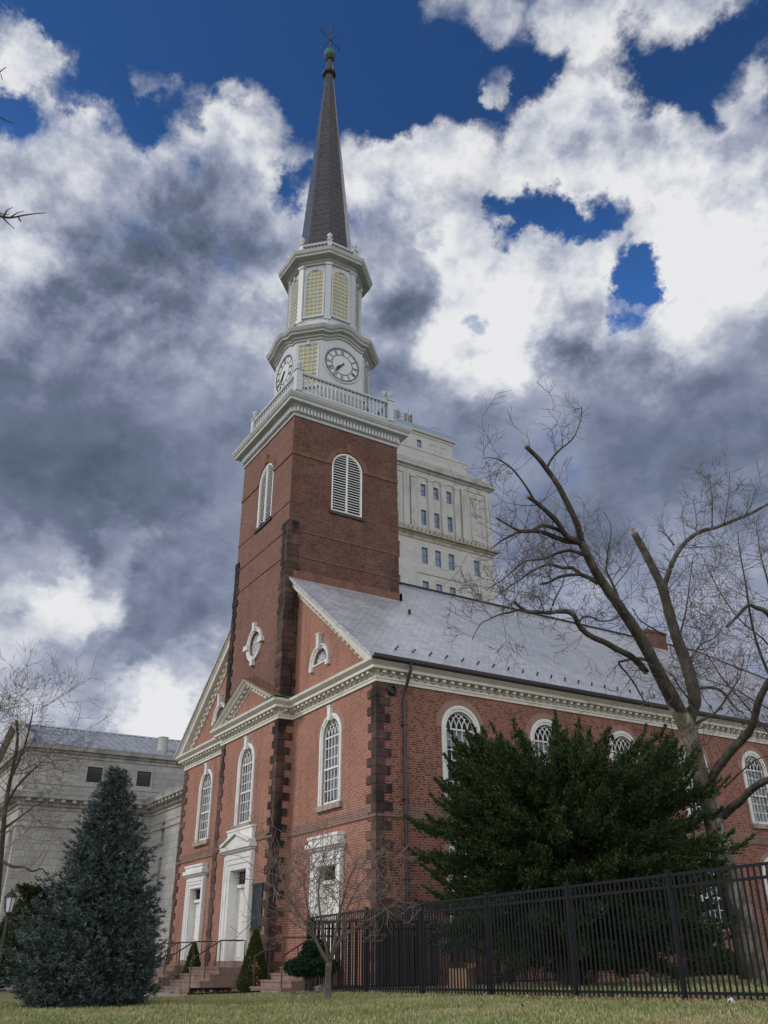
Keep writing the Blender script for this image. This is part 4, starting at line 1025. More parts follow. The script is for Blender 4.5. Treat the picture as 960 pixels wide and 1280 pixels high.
L2([(668,626),(660,612),(651,599),(640,586),(626,576),(614,572),(604,573)], (.035,.008), -2.5, -.6, 6., 2, .8)
L2([(724,678),(708,676),(695,672),(680,666),(667,664),(651,664),(638,670),(630,674),(616,684)], (.085,.015), -1.5, -.6, 5.5, 3, .9)
L2([(706,667),(692,660),(677,657),(663,664),(651,664),(636,657),(620,647)], (.06,.025), -1.7, -1., 4., 2, .9, True)
L2([(731,694),(720,690),(710,688),(695,692),(681,698),(666,700),(655,702),(643,712),(630,723),(608,738)], (.06,.010), -1.2, .8, 5.5, 3, .9)
L2([(748,729),(736,722),(726,718),(715,710),(704,710),(690,706),(677,708),(662,716),(647,727),(620,745)], (.075,.012), -.8, .8, 5.5, 3, .9)
L2([(726,718),(710,719),(697,722),(686,728),(675,730)], (.05,.035), -.8, .2, 3., 2, .8, True)
L2([(808,840),(791,822),(772,812),(756,803),(740,796),(729,788),(722,779),(718,770),(710,765),(698,764),(687,766),(672,765),(659,764),(649,758),(642,751)], (.10,.035), 0, -2.5, 2.8, 3, .9, True, .3)
L2([(660,765),(648,762),(640,765),(625,768),(612,774),(600,781),(590,800)], (.035,.008), -2.3, -.4, 6., 3, .8)
L2([(688,764),(694,748),(702,733),(706,720),(712,700)], (.03,.008), -1.8, .3, 4., 2, .7)
L2([(723,780),(728,772),(738,771),(750,776),(765,775),(775,770)], (.035,.012), -1.2, .5, 5., 2, .7)
L2([(680,766),(676,752),(668,744),(655,740),(640,740)], (.02,.006), -2, .3, 5., 2, .7)
L2([(808,825),(797,823),(780,826),(774,830),(790,850),(806,878)], (.05,.02), 0, .8, 4., 2, .8)
L2([(776,760),(770,740),(762,722),(758,712),(760,690),(764,660),(755,640)], (.05,.01), -.6, 1.2, 6., 3, 1.)
B_ = tr([(866,925),(860,905),(868,880),(866,860),(862,843),(856,825),(849,806),(842,785),(835,760),(828,735),(818,714),(808,694),(793,667)], 0, 1.2)
limb(bt, tw, B_, [.16,.19,.195,.19,.185,.175,.17,.16,.15,.14,.125,.115,.105], rr, 2.2, 1.2, 2, .25, 10)
d = (B_[-1]-B_[-2]).normalized(); cut.tube([B_[-1]-d*.02, B_[-1]+d*.03], [.105,.095], 9); cut.obox(B_[-1]+d*.08, Vector((.05,0,0)), Vector((0,.02,0)), Vector((0,0,.1)))
L2([(829,736),(834,722),(840,704),(850,686),(862,673),(877,664),(896,659),(918,650),(940,641),(960,630),(990,615),(1020,610)], (.085,.03), 1., 1.5, 2.8, 2, .9, False, .1)
for (x, y, x2, y2, hh) in ((890,660,886,588,.03),(905,655,912,590,.02),(870,668,866,622,.02)): L2([(x,y),((x+x2)/2+2,(y+y2)/2),(x2,y2)], (hh,.006), 1.8, .5, 9., 2, .55)
L2([(843,682),(832,668),(822,662)], (.03,.012), 1.2, .2, 7., 2, .7)
L2([(848,800),(856,770),(860,745),(866,700)], (.035,.008), .8, 1., 6., 3, 1.)
L2([(864,822),(876,806),(895,796),(905,780)], (.035,.01), 1., .8, 5., 3, .9)
L2([(832,795),(815,785),(800,775),(790,760)], (.03,.01), 1., -.6, 6., 3, .9)
L2([(866,890),(874,862),(900,862),(915,880),(925,890)], (.05,.015), .1, .8, 4., 3, .9)
L2([(868,905),(895,890),(912,866),(925,845),(930,820)], (.05,.012), .1, 1.2, 4., 3, .9)
L2([(868,882),(850,860),(838,842),(812,830)], (.03,.01), .1, -1, 5., 3, .9)
L2([(886,985),(894,965),(905,950),(918,934),(930,922),(938,912),(943,898),(948,878),(955,862),(966,845),(985,820),(1010,790)], (.135,.075), 0, -2.5, 1.4, 2, 1., False, .2)
L2([(904,1020),(914,1010),(927,1000),(938,988),(948,981),(960,975),(985,968),(1020,965)], (.12,.075), 0, -2., 1., 2, 1., False, .2)
L2([(905,985),(925,966),(945,950),(965,944)], (.03,.01), -.2, -.6, 3., 2, .8)
for (x, y) in ((868,930),(862,912),(900,1075),(880,960)):
    for _ in range(3): L2([(x,y),(x+rr.uniform(-20,22),y+rr.uniform(-6,18)),(x+rr.uniform(-30,35),y+rr.uniform(-25,30))], (.016,.005), -.3, rr.uniform(-.6,.2), 2., 1, .5)
bt.build('limbs', M['limb'], syc, smooth=True); tw.build('twigs', M['twig'], syc, uv=False); cut.build('saw_cuts', M['cut_wood'], syc)

TWK = .6
# second bare tree, to the right and farther back
bt = MB(); tw = MB(); t2 = empty('bare_tree', Vector((28,24,.3)), 'bare leafless tree with fine twigs at the right edge, beyond the pruned tree', 'tree')
def ft(pts, rad, dep, dd, twd, Ln, depth, up=.2, start=.1, nch=(2,4)):
    P = [at(x, y, dep+dd*i/(len(pts)-1)) for i, (x, y) in enumerate(pts)]
    limb(bt, tw, P, [rad[0]+(rad[1]-rad[0])*i/(len(P)-1) for i in range(len(P))], rr, twd, Ln, depth, start, 8, up, nch=nch)
D2 = 33.
q = at(1000,1215,D2); 
ft([(1010,1222),(1006,1130),(1000,1040),(992,960),(985,880),(978,800)], (.32,.16), D2, 0, .3, 1.5, 2)
ft([(985,880),(965,850),(948,810),(938,770),(932,730),(925,690),(922,665)], (.07,.012), D2, -.5, 5., 1.5, 3)
ft([(979,800),(960,767),(946,760),(935,757),(922,770),(908,784)], (.10,.05), D2, -1., 1.5, 1.3, 3)
ft([(978,800),(968,760),(958,720),(950,690),(945,650)], (.06,.01), D2, 1., 5., 1.5, 3)
ft([(990,940),(960,915),(935,885),(905,850),(885,820),(865,790)], (.05,.01), D2, .5, 5., 1.5, 3)
ft([(980,830),(955,800),(925,775),(900,740),(880,700)], (.04,.01), D2, -.5, 5., 1.5, 3)
ft([(988,900),(950,880),(915,860),(885,850),(850,830)], (.035,.01), D2, -.8, 5., 1.4, 3)
bt.build('trunk', M['limb'], t2, smooth=True); tw.build('twigs', M['twig'], t2, uv=False)

# small bare tree on the lawn
TWK = .9; TWB = .16
bt = MB(); tw = MB(); sb = gpt(409, 1250); dp = (sb-CAM).dot(FW)
st = empty('young_bare_tree', sb, 'small young bare tree with spreading twigs standing on the lawn before the church', 'tree')
def s3(pts, rad, dd, twd, Ln, depth, nch=(1,3), up=.30, start=.25):
    Ln *= 1.35; depth = 2
    P = [at(x, y, dp+dd*i/(len(pts)-1)) for i, (x, y) in enumerate(pts)]
    limb(bt, tw, P, [rad[0]+(rad[1]-rad[0])*i/(len(P)-1) for i in range(len(P))], rr, twd, Ln, depth, start, 7, up, .006, nch)
SR = rr
limb(bt, tw, [sb-Vector((0,0,.1)), sb+Vector((0,0,.06)), at(410,1225,dp), at(411,1203,dp)], [.13,.085,.068,.066], rr, sides=10)
s3([(411,1205),(402,1190),(393,1172),(385,1158),(372,1140),(360,1120),(352,1095),(350,1075)], (.045,.008), -.3, 10, .55, 3)
s3([(411,1205),(408,1185),(404,1165),(400,1140),(398,1115),(402,1085),(408,1060)], (.035,.006), .5, 12, .5, 3)
s3([(411,1205),(418,1188),(428,1172),(440,1163),(455,1153),(470,1145),(484,1136),(496,1128)], (.045,.007), .2, 9, .36, 3)
s3([(412,1200),(418,1178),(422,1150),(430,1120),(440,1090),(452,1068)], (.035,.006), -.4, 12, .5, 3)
s3([(430,1171),(428,1150),(436,1130),(450,1105),(462,1090),(472,1072)], (.022,.005), .4, 12, .5, 3)
s3([(393,1172),(378,1160),(362,1150),(345,1120),(340,1095)], (.02,.005), .5, 12, .45, 3)
s3([(455,1153),(468,1130),(482,1112),(490,1095)], (.018,.005), -.4, 8, .3, 3)
s3([(400,1185),(390,1160),(384,1130),(380,1100),(385,1075)], (.02,.005), -.6, 12, .45, 3)
bt.build('trunk', M['small_bark'], st, smooth=True); tw.build('twigs', M['small_bark'], st, uv=False)

# bare tree at far left
TWK = .9; TWB = .24
bt = MB(); tw = MB(); DL = 36.
fl = empty('bare_street_tree', Vector(gpt(-12, 1232)), 'bare tree at the left edge in front of the grey stone building', 'tree')
ft([(-12,1236),(-8,1180),(-2,1110),(3,1050),(8,1000),(16,960),(22,925),(20,900)], (.15,.04), DL, 0, 1.6, 2., 3, start=.4)
ft([(0,1075),(15,1083),(30,1084),(40,1089),(52,1086),(57,1092)], (.07,.02), DL, -.5, 2.5, 1., 2)
ft([(6,1010),(20,985),(35,968),(50,955),(62,945)], (.07,.012), DL, .8, 4., 1.6, 3)
ft([(12,975),(28,940),(38,905),(42,880)], (.06,.012), DL, -.8, 4.5, 1.6, 3)
ft([(0,1040),(20,1025),(40,1010),(58,1000)], (.06,.012), DL, .3, 4., 1.5, 3)
ft([(-8,1160),(-30,1080),(-40,1000),(-20,940),(-5,900),(4,872)], (.12,.012), DL, .8, 3., 1.6, 3)
bt.build('trunk', M['limb'], fl, smooth=True); tw.build('twigs', M['twig'], fl, uv=False)

# near tree outside the frame whose twig tips reach in at the top left
bt = MB(); tw = MB(); hub = at(-420, 330, 17.); nb = Vector((hub.x, hub.y, gz(hub.x, hub.y)))
ov = empty('overhanging_tree', nb, 'bare tree beyond the left edge whose branch tips poke into the sky at upper left', 'tree')
limb(bt, tw, [nb, nb.lerp(hub, .3)+Vector((.08,0,0)), nb.lerp(hub, .7), hub, hub+Vector((-.3,.1,2.6)), hub+Vector((-.2,.1,4.6))], [.27,.21,.17,.14,.08,.03], rr, .8, 1.6, 2, .45, 10)
def ov_(pts, d, r0, dz):
    P = [hub+Vector((0,0,dz))]+[at(x, y, d) for x, y in pts]; n_ = len(P); limb(bt, tw, P, [r0*(1-k/(n_-1))**1.2+.007 for k in range(n_)], rr, 0, sides=6)
ov_([(-330,330),(-240,290),(-160,285),(-100,262),(-50,268),(-18,262),(0,270),(14,272),(30,269),(45,267),(58,266)], 17., .06, -.2)
ov_([(-340,240),(-240,200),(-150,190),(-80,165),(-30,158),(-10,148),(0,147),(8,151),(18,154)], 17., .05, .8)
ov_([(-350,180),(-250,150),(-160,130),(-80,125),(-35,112),(-15,100),(-5,95),(2,88),(8,84)], 17., .05, 1.4)
for pts in ([(2,270),(8,277),(18,286)],[(14,271),(22,266),(30,264)],[(5,270),(9,263),(16,259)],[(22,270),(26,277)],[(-8,262),(4,268),(12,268)]): limb(bt, tw, [at(x, y, 17.) for x, y in pts], [.018,.012,.006][:len(pts)] , rr, 0, sides=4)
limb(bt, tw, [at(-6,98,17.),at(0,92,17.),at(3,100,17.)], [.012,.009,.006], rr, 0, sides=4)
bt.build('trunk_and_limbs', M['limb'], ov, smooth=True)

# evergreens
sbp = gpt(107, 1260)
spruce(sbp, (sbp-CAM).dot(FW)*.268, 1.52, 'large blue spruce standing on the lawn left of the church steps', M['spruce'], 3, 1.35, .095, 'blue_spruce')
# yew: boughs with feathery sprays
yb = Vector((27.4, 1.75, gz(27.4,1.75))); yt = empty('yew_tree', yb, 'big dark green spreading yew between the fence and the church side wall', 'tree')
yr = np.random.default_rng(5); P = []; D = []; b = MB()
for i in range(7):
    a = yr.uniform(0, 6.28); q = yb+Vector((math.cos(a)*.35, math.sin(a)*.35, 0)); top_ = yb+Vector((math.cos(a)*yr.uniform(.8,1.8), math.sin(a)*yr.uniform(.8,1.8), yr.uniform(3.2,5.)))
    b.tube([q, q.lerp(top_, .3)+Vector((.1,0,.1)), top_], [.13,.10,.04], 7)
NB = 380; NS = 70
for i in range(NB+NS):
    # points over an uneven dome
    a = yr.uniform(0, 6.283); f = yr.uniform(.0, 1)**1.05
    u = np.array([math.cos(a), math.sin(a)]); el = math.asin(min(1, f*1.02))
    rad = 3.95*(1+.07*math.sin(2*a+1)+.06*math.sin(5*a)); cz = 2.1; top_h = 4.45*(1+.05*math.sin(3*a+.5))
    ce = math.cos(el)**.45; end = np.array([u[0]*rad*ce, u[1]*rad*ce, cz+top_h*.96*math.sin(el)**.70*yr.uniform(.86,1.03)])
    end[:2] *= yr.uniform(.80, 1.05)
    if NB*.68 < i < NB:      # skirt boughs
        end = np.array([u[0]*rad*yr.uniform(.55,.98), u[1]*rad*yr.uniform(.55,.98), yr.uniform(.5,2.6)])
    if i >= NB:         # low boughs that sweep to the ground on the far right side
        ds = np.array([.53,.85])*yr.uniform(-.1,1.)*2.1+yr.normal(0,.75,2); end = np.array([ds[0], ds[1], yr.uniform(.15,1.9)])
    st_ = end*np.array([.25,.25,.55])+[0,0,.3]; n = 26; s = np.linspace(.30, 1, n)[:,None]
    ax = nrm(end-st_); mid = st_+(end-st_)*s+np.array([0,0,.35])*np.sin(s*3.14)
    b.tube([np.array(yb)+st_, np.array(yb)+mid[12], np.array(yb)+end], [.03,.02,.008], 4)
    for k in range(n):
        wd_ = .95*(1-.75*s[k,0])+.12; m_ = int(7+13*wd_)
        off = yr.normal(0, 1, (m_,3)); off = nrm(off)*yr.uniform(.15,1,(m_,1))*wd_*.62; off[:,2] *= .75
        P.append(np.array(yb)+mid[k]+off); D.append(nrm(ax+off*.9/wd_+[0,0,.25]))
    # pointed tip sprays
    tipn = 34; t_ = yr.uniform(0, 1, (tipn,1)); L_t = yr.uniform(.25,.6)
    upb = nrm(ax*.9+np.array([0,0,.25])); sd = nrm(np.cross(upb, [0,0,1.])+1e-6)
    P.append(np.array(yb)+end+upb*t_*L_t+sd*(1-t_)*yr.uniform(-.2,.2,(tipn,1))); D.append(nrm(upb+sd*yr.uniform(-.6,.6,(tipn,1))))
P = np.concatenate(P); D = np.concatenate(D); keep = P[:,2] > yb.z+.04; P = P[keep]; D = D[keep]
T = Tufts(); T.leaves(P, D, .10, .022, .45, 5); T.build('foliage', M['yew'], yt); b.build('trunk_and_boughs', M['limb'], yt)

c1 = Vector((14.8,-1.9,-.10)); cone_bush(c1, 1.97, .52, 'green cone shaped dwarf conifer to the right of the central steps')
c2 = Vector((7.6,-1.5,-.15)); cone_bush(c2, 1.7, .45, 'green cone shaped dwarf conifer to the left of the central steps')
b0 = gpt(386, 1242); blob_bush(b0, [(0,0,.62,.42,.42,.20),(-.22,-.2,.60,.34,.34,.18),(.32,.2,.62,.36,.36,.18),(.08,.1,1.0,.30,.30,.22),(-.05,.05,.80,.3,.3,.2)], 'dark green cloud pruned shrub beside the small bare tree', 'shrub', M['topiary'], 'topiary_shrub', 700, .05, .028)
b0 = Vector((21.3, 14.3, gz(21.3,14.3))); blob_bush(b0, [(0,0,.55,.85,.9,.5),(.2,.5,.5,.6,.6,.42)], 'rounded green shrub under the arched lower window near the pale trunk', 'shrub', M['arbor'], 'round_shrub', 420, .07, .03)
b0 = gpt(204, 1216); 
lv_ = Vector((-1.2,-1.2,-.15)); blob_bush(lv_, [(0,0,1.0,.7,.7,.9),(.2,-.2,1.9,.55,.55,.8),(.0,.2,2.6,.4,.4,.5)], 'dark evergreen bush at the far left corner of the brick church', 'shrub', M['dark_ever'], 'evergreen_bush', 260, .12, .05)
# slim dark evergreen behind the spruce at left
eb = Vector(at(30,1222,34.)); eb.z = -.15; et = empty('dark_evergreen_tree', eb, 'dark irregular evergreen tree left of the blue spruce beside the street lamp', 'tree'); P = []; D = []; b = MB(); b.tube([eb, eb+Vector((0,0,3.4))], [.12,.03], 6)
for i in range(60):
    z = yr.uniform(.6, 3.6); a = yr.uniform(0, 6.28); L = yr.uniform(.4,1.25)*(1 if z > 1.2 else .6)*(1.25-z/5.5); n = 14; s = np.linspace(.1,1,n)[:,None]; u = np.array([math.cos(a), math.sin(a), .45]); pt = np.array(eb)+[0,0,z]+u*L*s
    for k in range(n): m_ = 8; P.append(pt[k]+yr.normal(0,.10,(m_,3))); D.append(nrm(np.tile(u,(m_,1))+yr.normal(0,.3,(m_,3))))
    b.tube([pt[0], pt[-1]], [.02,.006], 3)
T = Tufts(); T.leaves(np.concatenate(P), np.concatenate(D), .15, .045, .5, 4); T.build('foliage', M['dark_ever'], et); b.build('trunk', M['limb'], et)
eb = Vector(at(-6,1225,38.)); eb.z = -.15
blob_bush(eb, [(0,0,1.2,.8,.9,1.1),(.3,.5,2.2,.6,.7,.9)], 'low dark shrub at the left edge behind the street lamp', 'shrub', M['topiary'], 'edge_shrub', 230, .12, .05)
# low bushes by the steps
for (x, y, s, lb) in ((5.9,-1.4,.5,'brown leafless shrub between the left and central church steps'), (13.5,-1.6,.45,'dry brown shrub below the green plaque'), (6.3,-3.0,.35,'low brownish shrub beside the far left steps')):
    bb3 = Vector((x,y,-.13)); tsh = empty('dry_shrub', bb3, lb, 'shrub'); b = MB(); r3 = random.Random(int(x*10))
    for k in range(26): grow(b, bb3, Vector((r3.gauss(0,.5), r3.gauss(0,.5), 1)), s*1.6, .012, 1, r3, up=.2, nch=(2,4), n=4)
    b.build('twigs', M['small_bark'], tsh, uv=False)
    n = 260; P = np.array(bb3)+np.array([0,0,s*.7])+npr.normal(0, 1, (n,3))*np.array([s*.5,s*.5,s*.35]); T = Tufts(); T.leaves(P, nrm(npr.normal(0,1,(n,3))+[0,0,.6]), .07, .03, .6, 2); T.build('leaves', M['drygrass'] if x != 5.9 else M['dark_ever'], tsh)

# ------------------------------------------------------------------ fences
FM = M['fence']
def fence(name, pts, H, label, post_w=.068, cat='fence', sp=.112, z0=None, level=True, group=None, cap=True):
    base = Vector((*pts[0], gz(*pts[0]))); t = empty(name, base, label, cat, group)
    for i, (x, y) in enumerate(pts):
        z = gz(x, y); b = MB(); b.box((x-post_w/2,y-post_w/2,z-.3),(x+post_w/2,y+post_w/2,z+H+.03))
        if cap: b.box((x-post_w*.62,y-post_w*.62,z+H+.03),(x+post_w*.62,y+post_w*.62,z+H+.06))
        b.build('post', FM, t)
        if i < len(pts)-1:
            x2, y2 = pts[i+1]; z2 = gz(x2, y2); a = Vector((x,y,z)); c = Vector((x2,y2,z2)); L = (c-a).length
            b = MB(); n = round(L/sp)
            for k in range(1, n):
                q = a.lerp(c, k/n); b.box((q.x-.0125,q.y-.0125,q.z+.035),(q.x+.0125,q.y+.0125,q.z+H-.01))
            b.build('picket_panel', FM, t)
            for hz in (H-.02, H-.20, .115):
                b = MB(); b.bar(a+Vector((0,0,hz)), c+Vector((0,0,hz)), .036, .045); b.build('rail', FM, t)
    return t
FX = [23.04]+[26.2+2.447*k for k in range(0, 1)]+[28.62+2.45*k for k in range(0, 9)]
fence('iron_fence', [(x, -4.0) for x in FX], 1.83, 'long black iron picket fence running across the lawn in front of the yew')
fence('iron_side_fence', [(23.04,-3.9),(23.0,-1.6),(22.9,.3),(20.1,.3)], 1.75, 'black iron fence section returning from the long fence to the church corner')
fence('iron_gate', [(20.5,2.6),(22.9,2.6),(22.9,5.0)], 1.7, 'short black iron fence and gate beside the church wall behind the long fence', .09, 'gate')

# lamp
lb_ = Vector(at(-6,1232,29.5)); lb_.z = -.15
t = empty('street_lamp', lb_, 'black lantern street lamp at the left edge among the evergreens', 'lamp')
ht = (at(8,1118,29.5).z)-lb_.z; b = MB(); b.tube([lb_, lb_+Vector((0,0,ht-.55))], [.07,.05], 8); b.lathe(lb_, [(.16,0),(.14,.3),(.09,.5)], 8); b.lathe(lb_+Vector((0,0,ht-.6)), [(.05,0),(.12,.06),(.1,.12)], 8); b.build('post', M['gutter'], t)
b = MB(); b.lathe(lb_+Vector((0,0,ht-.48)), [(.12,0),(.19,.46)], 6); b.build('lantern_glass', M['lampglass'], t)
b = MB(); b.lathe(lb_+Vector((0,0,ht-.02)), [(.25,0),(.14,.14),(.04,.2),(.03,.3)], 6)
for k in range(6): a = k*math.pi/3; b.bar(lb_+Vector((.125*math.cos(a),.125*math.sin(a),ht-.48)), lb_+Vector((.2*math.cos(a),.2*math.sin(a),ht-.02)), .025)
b.build('lamp_cap', M['gutter'], t)

# ------------------------------------------------------------------ grey courthouse annex, left
cb = empty('courthouse', (-27, 10, -.4), 'grey limestone building with a metal roof behind the blue spruce', 'building')
X1 = -20.; Y0 = -4.7; ZE1 = 14.55
def cw(name, mat, mbx, parent=cb): return mbx.build(name, mat, parent)
b = MB(); wz = 12.45; wins = [(-.0,), (1.9,), (3.66,)]
wl = [(-.52,.56), (1.41,2.4), (3.13,4.18)]
holes = [[(a,wz-.05),(c,wz-.05),(c,13.48),(a,13.48)] for a, c in wl]
b.plate([(Y0,-.6),(30,-.6),(30,ZE1),(Y0,ZE1)], holes, (X1,0,0), (0,1,0), (0,0,1), (-1,0,0), .3)
b.plate([(-34.2,-.6),(X1,-.6),(X1,ZE1),(-27.1,17.3),(-34.2,ZE1)], [], (0,Y0,0), (1,0,0), (0,0,1))
b.plate([(-20.01,-.6),(-5,-.6),(-5,11.0),(-20.01,11.0)], [[(a,z0),(c,z0),(c,z1),(a,z1)] for a, c, z0, z1 in ((-17.4,-16.75,8.25,9.55),(-17.35,-16.7,5.35,7.25),(-17.3,-16.6,1.2,3.4),(-13.,-12.3,8.25,9.55))], (0,4.6,0), (1,0,0), (0,0,1), (0,1,0), .45)
b.plate([(4.6,-.6),(12,-.6),(12,11.0),(4.6,11.0)], [], (-5,0,0), (0,1,0), (0,0,1))
cw('wall', M['limestone'], b)
for (a, c) in wl:
    b = MB(); b.box((X1-.12,a,wz-.05),(X1-.06,c,13.48)); wd = cw('window', M['gutter'], b)
    b = MB(); b.box((X1-.06,a+.08,wz+.03),(X1-.03,c-.08,12.92)); b.box((X1-.06,a+.08,12.98),(X1-.03,c-.08,13.40)); b.build('pane', M['annex_glass']).parent = wd
    b = MB(); b.sweep([(a,wz-.05),(c,wz-.05),(c,13.48),(a,13.48)], [(0,0),(.12,0),(.12,.05),(0,.05)], (X1+.002,0,0), (0,1,0), (0,0,1), (1,0,0), closed=True); b.build('window_surround', M['limestone_trim']).parent = wd
for a, c, z0, z1 in ((-17.4,-16.75,8.25,9.55),(-17.35,-16.7,5.35,7.25),(-17.3,-16.6,1.2,3.4),(-13.,-12.3,8.25,9.55)):
    b = MB(); b.box((a,4.95,z0),(c,5.0,z1)); wd = cw('window', M['dark_room'], b)
    b = MB(); b.box((a-.15,4.42,z0-.18),(c+.15,4.6,z0)); 
    if z1 < 4: b.prism([(a-.45,4.3,z1+.2),(c+.45,4.3,z1+.2),((a+c)/2,4.3,z1+.85)], (0,.3,0)); b.box((a-.45,4.3,z1+.02),(c+.45,4.6,z1+.2))
    b.build('sill', M['limestone_trim']).parent = wd
pathc = [(-34.2,Y0),(X1,Y0),(X1,30)]
b = MB(); b.sweep(pathc, [(0,14.0),(.06,14.0),(.08,14.2),(.18,14.25),(.2,14.38),(.45,14.42),(.5,14.6),(.55,14.7),(0,14.75)])
b.sweep(pathc, [(0,12.05),(.06,12.05),(.06,12.3),(0,12.3)])
cw('upper_cornice', M['limestone_trim'], b)
pathd = [(-34.2,Y0),(X1,Y0),(X1,4.6),(-5,4.6)]
b = MB(); b.sweep(pathd, [(0,10.3),(.08,10.3),(.08,10.5),(.2,10.55),(.22,10.75),(.28,10.8),(.32,10.95),(.75,11.0),(.8,11.2),(.88,11.35),(0,11.6)])
b.sweep(pathd, [(0,9.6),(.05,9.6),(.05,9.7),(.0,9.72)]); b.sweep(pathd, [(0,9.15),(.08,9.15),(.1,9.25),(.0,9.4)]); lc = cw('lower_cornice', M['limestone_trim'], b)
b = MB()
def md2(c, d, nr): x = Vector((nr.x,nr.y,0)); t_ = Vector((d.x,d.y,0)); b.obox(Vector((c.x,c.y,10.88))+x*.45, x*.22, t_*.14, Vector((0,0,.10)))
along(pathd, .75, md2)
def md3(c, d, nr): x = Vector((nr.x,nr.y,0)); t_ = Vector((d.x,d.y,0)); b.obox(Vector((c.x,c.y,10.64))+x*.22, x*.05, t_*.07, Vector((0,0,.09)))
along(pathd, .26, md3); b.build('modillions', M['limestone_trim']).parent = lc
b = MB()
def md4(c, d, nr): x = Vector((nr.x,nr.y,0)); t_ = Vector((d.x,d.y,0)); b.obox(Vector((c.x,c.y,14.3))+x*.22, x*.04, t_*.07, Vector((0,0,.06)))
along(pathc, .26, md4); cw('dentils', M['limestone_trim'], b)
# gabled metal roof with standing seams
b = MB(); mb = b
RX = -27.1; th = .08
slab([(X1+.55,Y0-.5,14.72),(X1+.55,30,14.72),(RX,30,17.55),(RX,Y0-.5,17.55)]); slab([(RX*2-X1-.55,Y0-.5,14.72),(RX,Y0-.5,17.55),(RX,30,17.55),(RX*2-X1-.55,30,14.72)])
rf = cw('metal_roof', M['metal_roof'], b)
b = MB()
for y in np.arange(Y0-.4, 29, .62): b.bar((X1+.55,y,14.78), (RX,y,17.61), .05, .09)
b.bar((RX,Y0-.5,17.6),(RX,30,17.6), .2, .1); b.build('roof_seams', M['metal_roof']).parent = rf
b = MB(); mb = b; slab([(-20,4.05,11.55),(-5,4.05,11.55),(-5,12,12.6),(-20,12,12.6)])
b.build('lower_roof', M['metal_roof'], cb)
b = MB(); b.lathe((-21.2,5.2,15.4), [(.42,-.3),(.42,.05),(.38,.1),(.38,.95),(.42,1.0),(.1,1.08)], 14); b.build('roof_ventilator', M['tower_trim'], cb)
# pediment portico on the far-left end
b = MB(); rake(b, X1+.55, 14.62, RX, 17.45, -34.75, 14.62, Y0, [(-.6,0),(-.6,.06),(-.3,.1),(-.3,.32),(-.1,.45),(0,.5),(0,0)]); cw('gable_cornice', M['limestone_trim'], b)
for k, x in enumerate((-21.2,-24.2,-27.2,-30.2,-33.)):
    b = MB(); b.box((x-.55,Y0-.25,-.5),(x+.55,Y0,9.1)); b.box((x-.65,Y0-.35,8.9),(x+.65,Y0,9.3)); cw('pilaster', M['limestone_trim'], b)
for x in (-22.7,-25.7,-28.7):
    b = MB(); b.box((x-.6,Y0-.02,2.),(x+.6,Y0+.02,7.5)); cw('tall_window', M['gutter'], b)
# low brown wall + pale kerb seen beneath at far left
wb = Vector(at(0,1222,40)); 
b = MB(); o1 = at(-40,1218,44); o2 = at(45,1222,42); b.bar((o1.x,o1.y,.25),(o2.x,o2.y,.25), .35, 1.3); b.bar((o1.x,o1.y,.93),(o2.x,o2.y,.93), .45, .1)
lw = b.build('low_wall', stone_mat('tan_wall', (.16,.12,.08), (.12,.09,.06), (.07,.055,.04), .5, 2)); tag(lw, 'low brown stone wall at the left edge behind the evergreens', 'wall')

# ------------------------------------------------------------------ limestone office tower behind
tb = empty('office_tower', (-46, 45.6, 0), 'tall pale limestone tower with blue windows rising behind the church roof', 'building')
XT = -40.; YL, YR = 36.3, 55.0; LT = M['limestone_tower']; TT = M['tower_trim']
def row(ys_, z0, z1, w=.88): return [[(y-w/2,z0),(y+w/2,z0),(y+w/2,z1),(y-w/2,z1)] for y in ys_]
WY = (43.5,45.65,47.85)
wr = row(WY, 57.0, 58.9)+row(WY, 52.6, 54.9)+row((*WY,52.15,39.1), 46.9, 49.25, 1.0)+row((*WY,52.15,39.1), 42.4, 44.4, 1.0)+row((*WY,52.15,39.1), 37.6, 39.8, 1.0)
b = MB(); b.plate([(YL,0),(YR,0),(YR,61.2),(YL,61.2)], wr, (XT,0,0), (0,1,0), (0,0,1), (-1,0,0), .35)
b.box((XT-16,YL,0),(XT-.4,YR-.001,61.1)); b.plate([(XT-16,0),(XT,0),(XT,61.2),(XT-16,61.2)], [], (0,YL,0), (1,0,0), (0,0,1)); b.plate([(-XT,0),(-XT+16,0),(-XT+16,61.2),(-XT,61.2)], [], (0,YR,0), (-1,0,0), (0,0,1))
b.build('wall', LT, tb)
for q in wr:
    b = MB(); (a, z0), (c, _), (_, z1), _ = q; b.box((XT-.30,a,z0),(XT-.26,c,z1)); wd = b.build('window', M['office_glass'], tb)
    b = MB(); b.bar((XT-.24,a+.03,z0),(XT-.24,a+.03,z1), .07); b.bar((XT-.24,c-.03,z0),(XT-.24,c-.03,z1), .07); b.box((XT-.25,a,(z0+z1)/2-.03),(XT-.2,c,(z0+z1)/2+.03)); b.box((XT-.25,a,z1-.08),(XT-.2,c,z1)); b.build('frame', stone_mat('frame_steel', (.12,.16,.2), (.1,.13,.17)) if 'fs' not in M else M['fs']).parent = wd
ring_ = [(XT,YL),(XT,YR),(XT-16,YR),(XT-16,YL)]
ring_ = [(XT-16,YL),(XT,YL),(XT,YR),(XT-16,YR)]
b = MB()
b.sweep(ring_, [(0,59.9),(.12,59.9),(.12,60.3),(.05,60.35),(.05,60.7),(.25,60.8),(.3,61.0),(.75,61.1),(.8,61.4),(.9,61.6),(0,61.8)], closed=True); b.build('main_cornice', TT, tb)
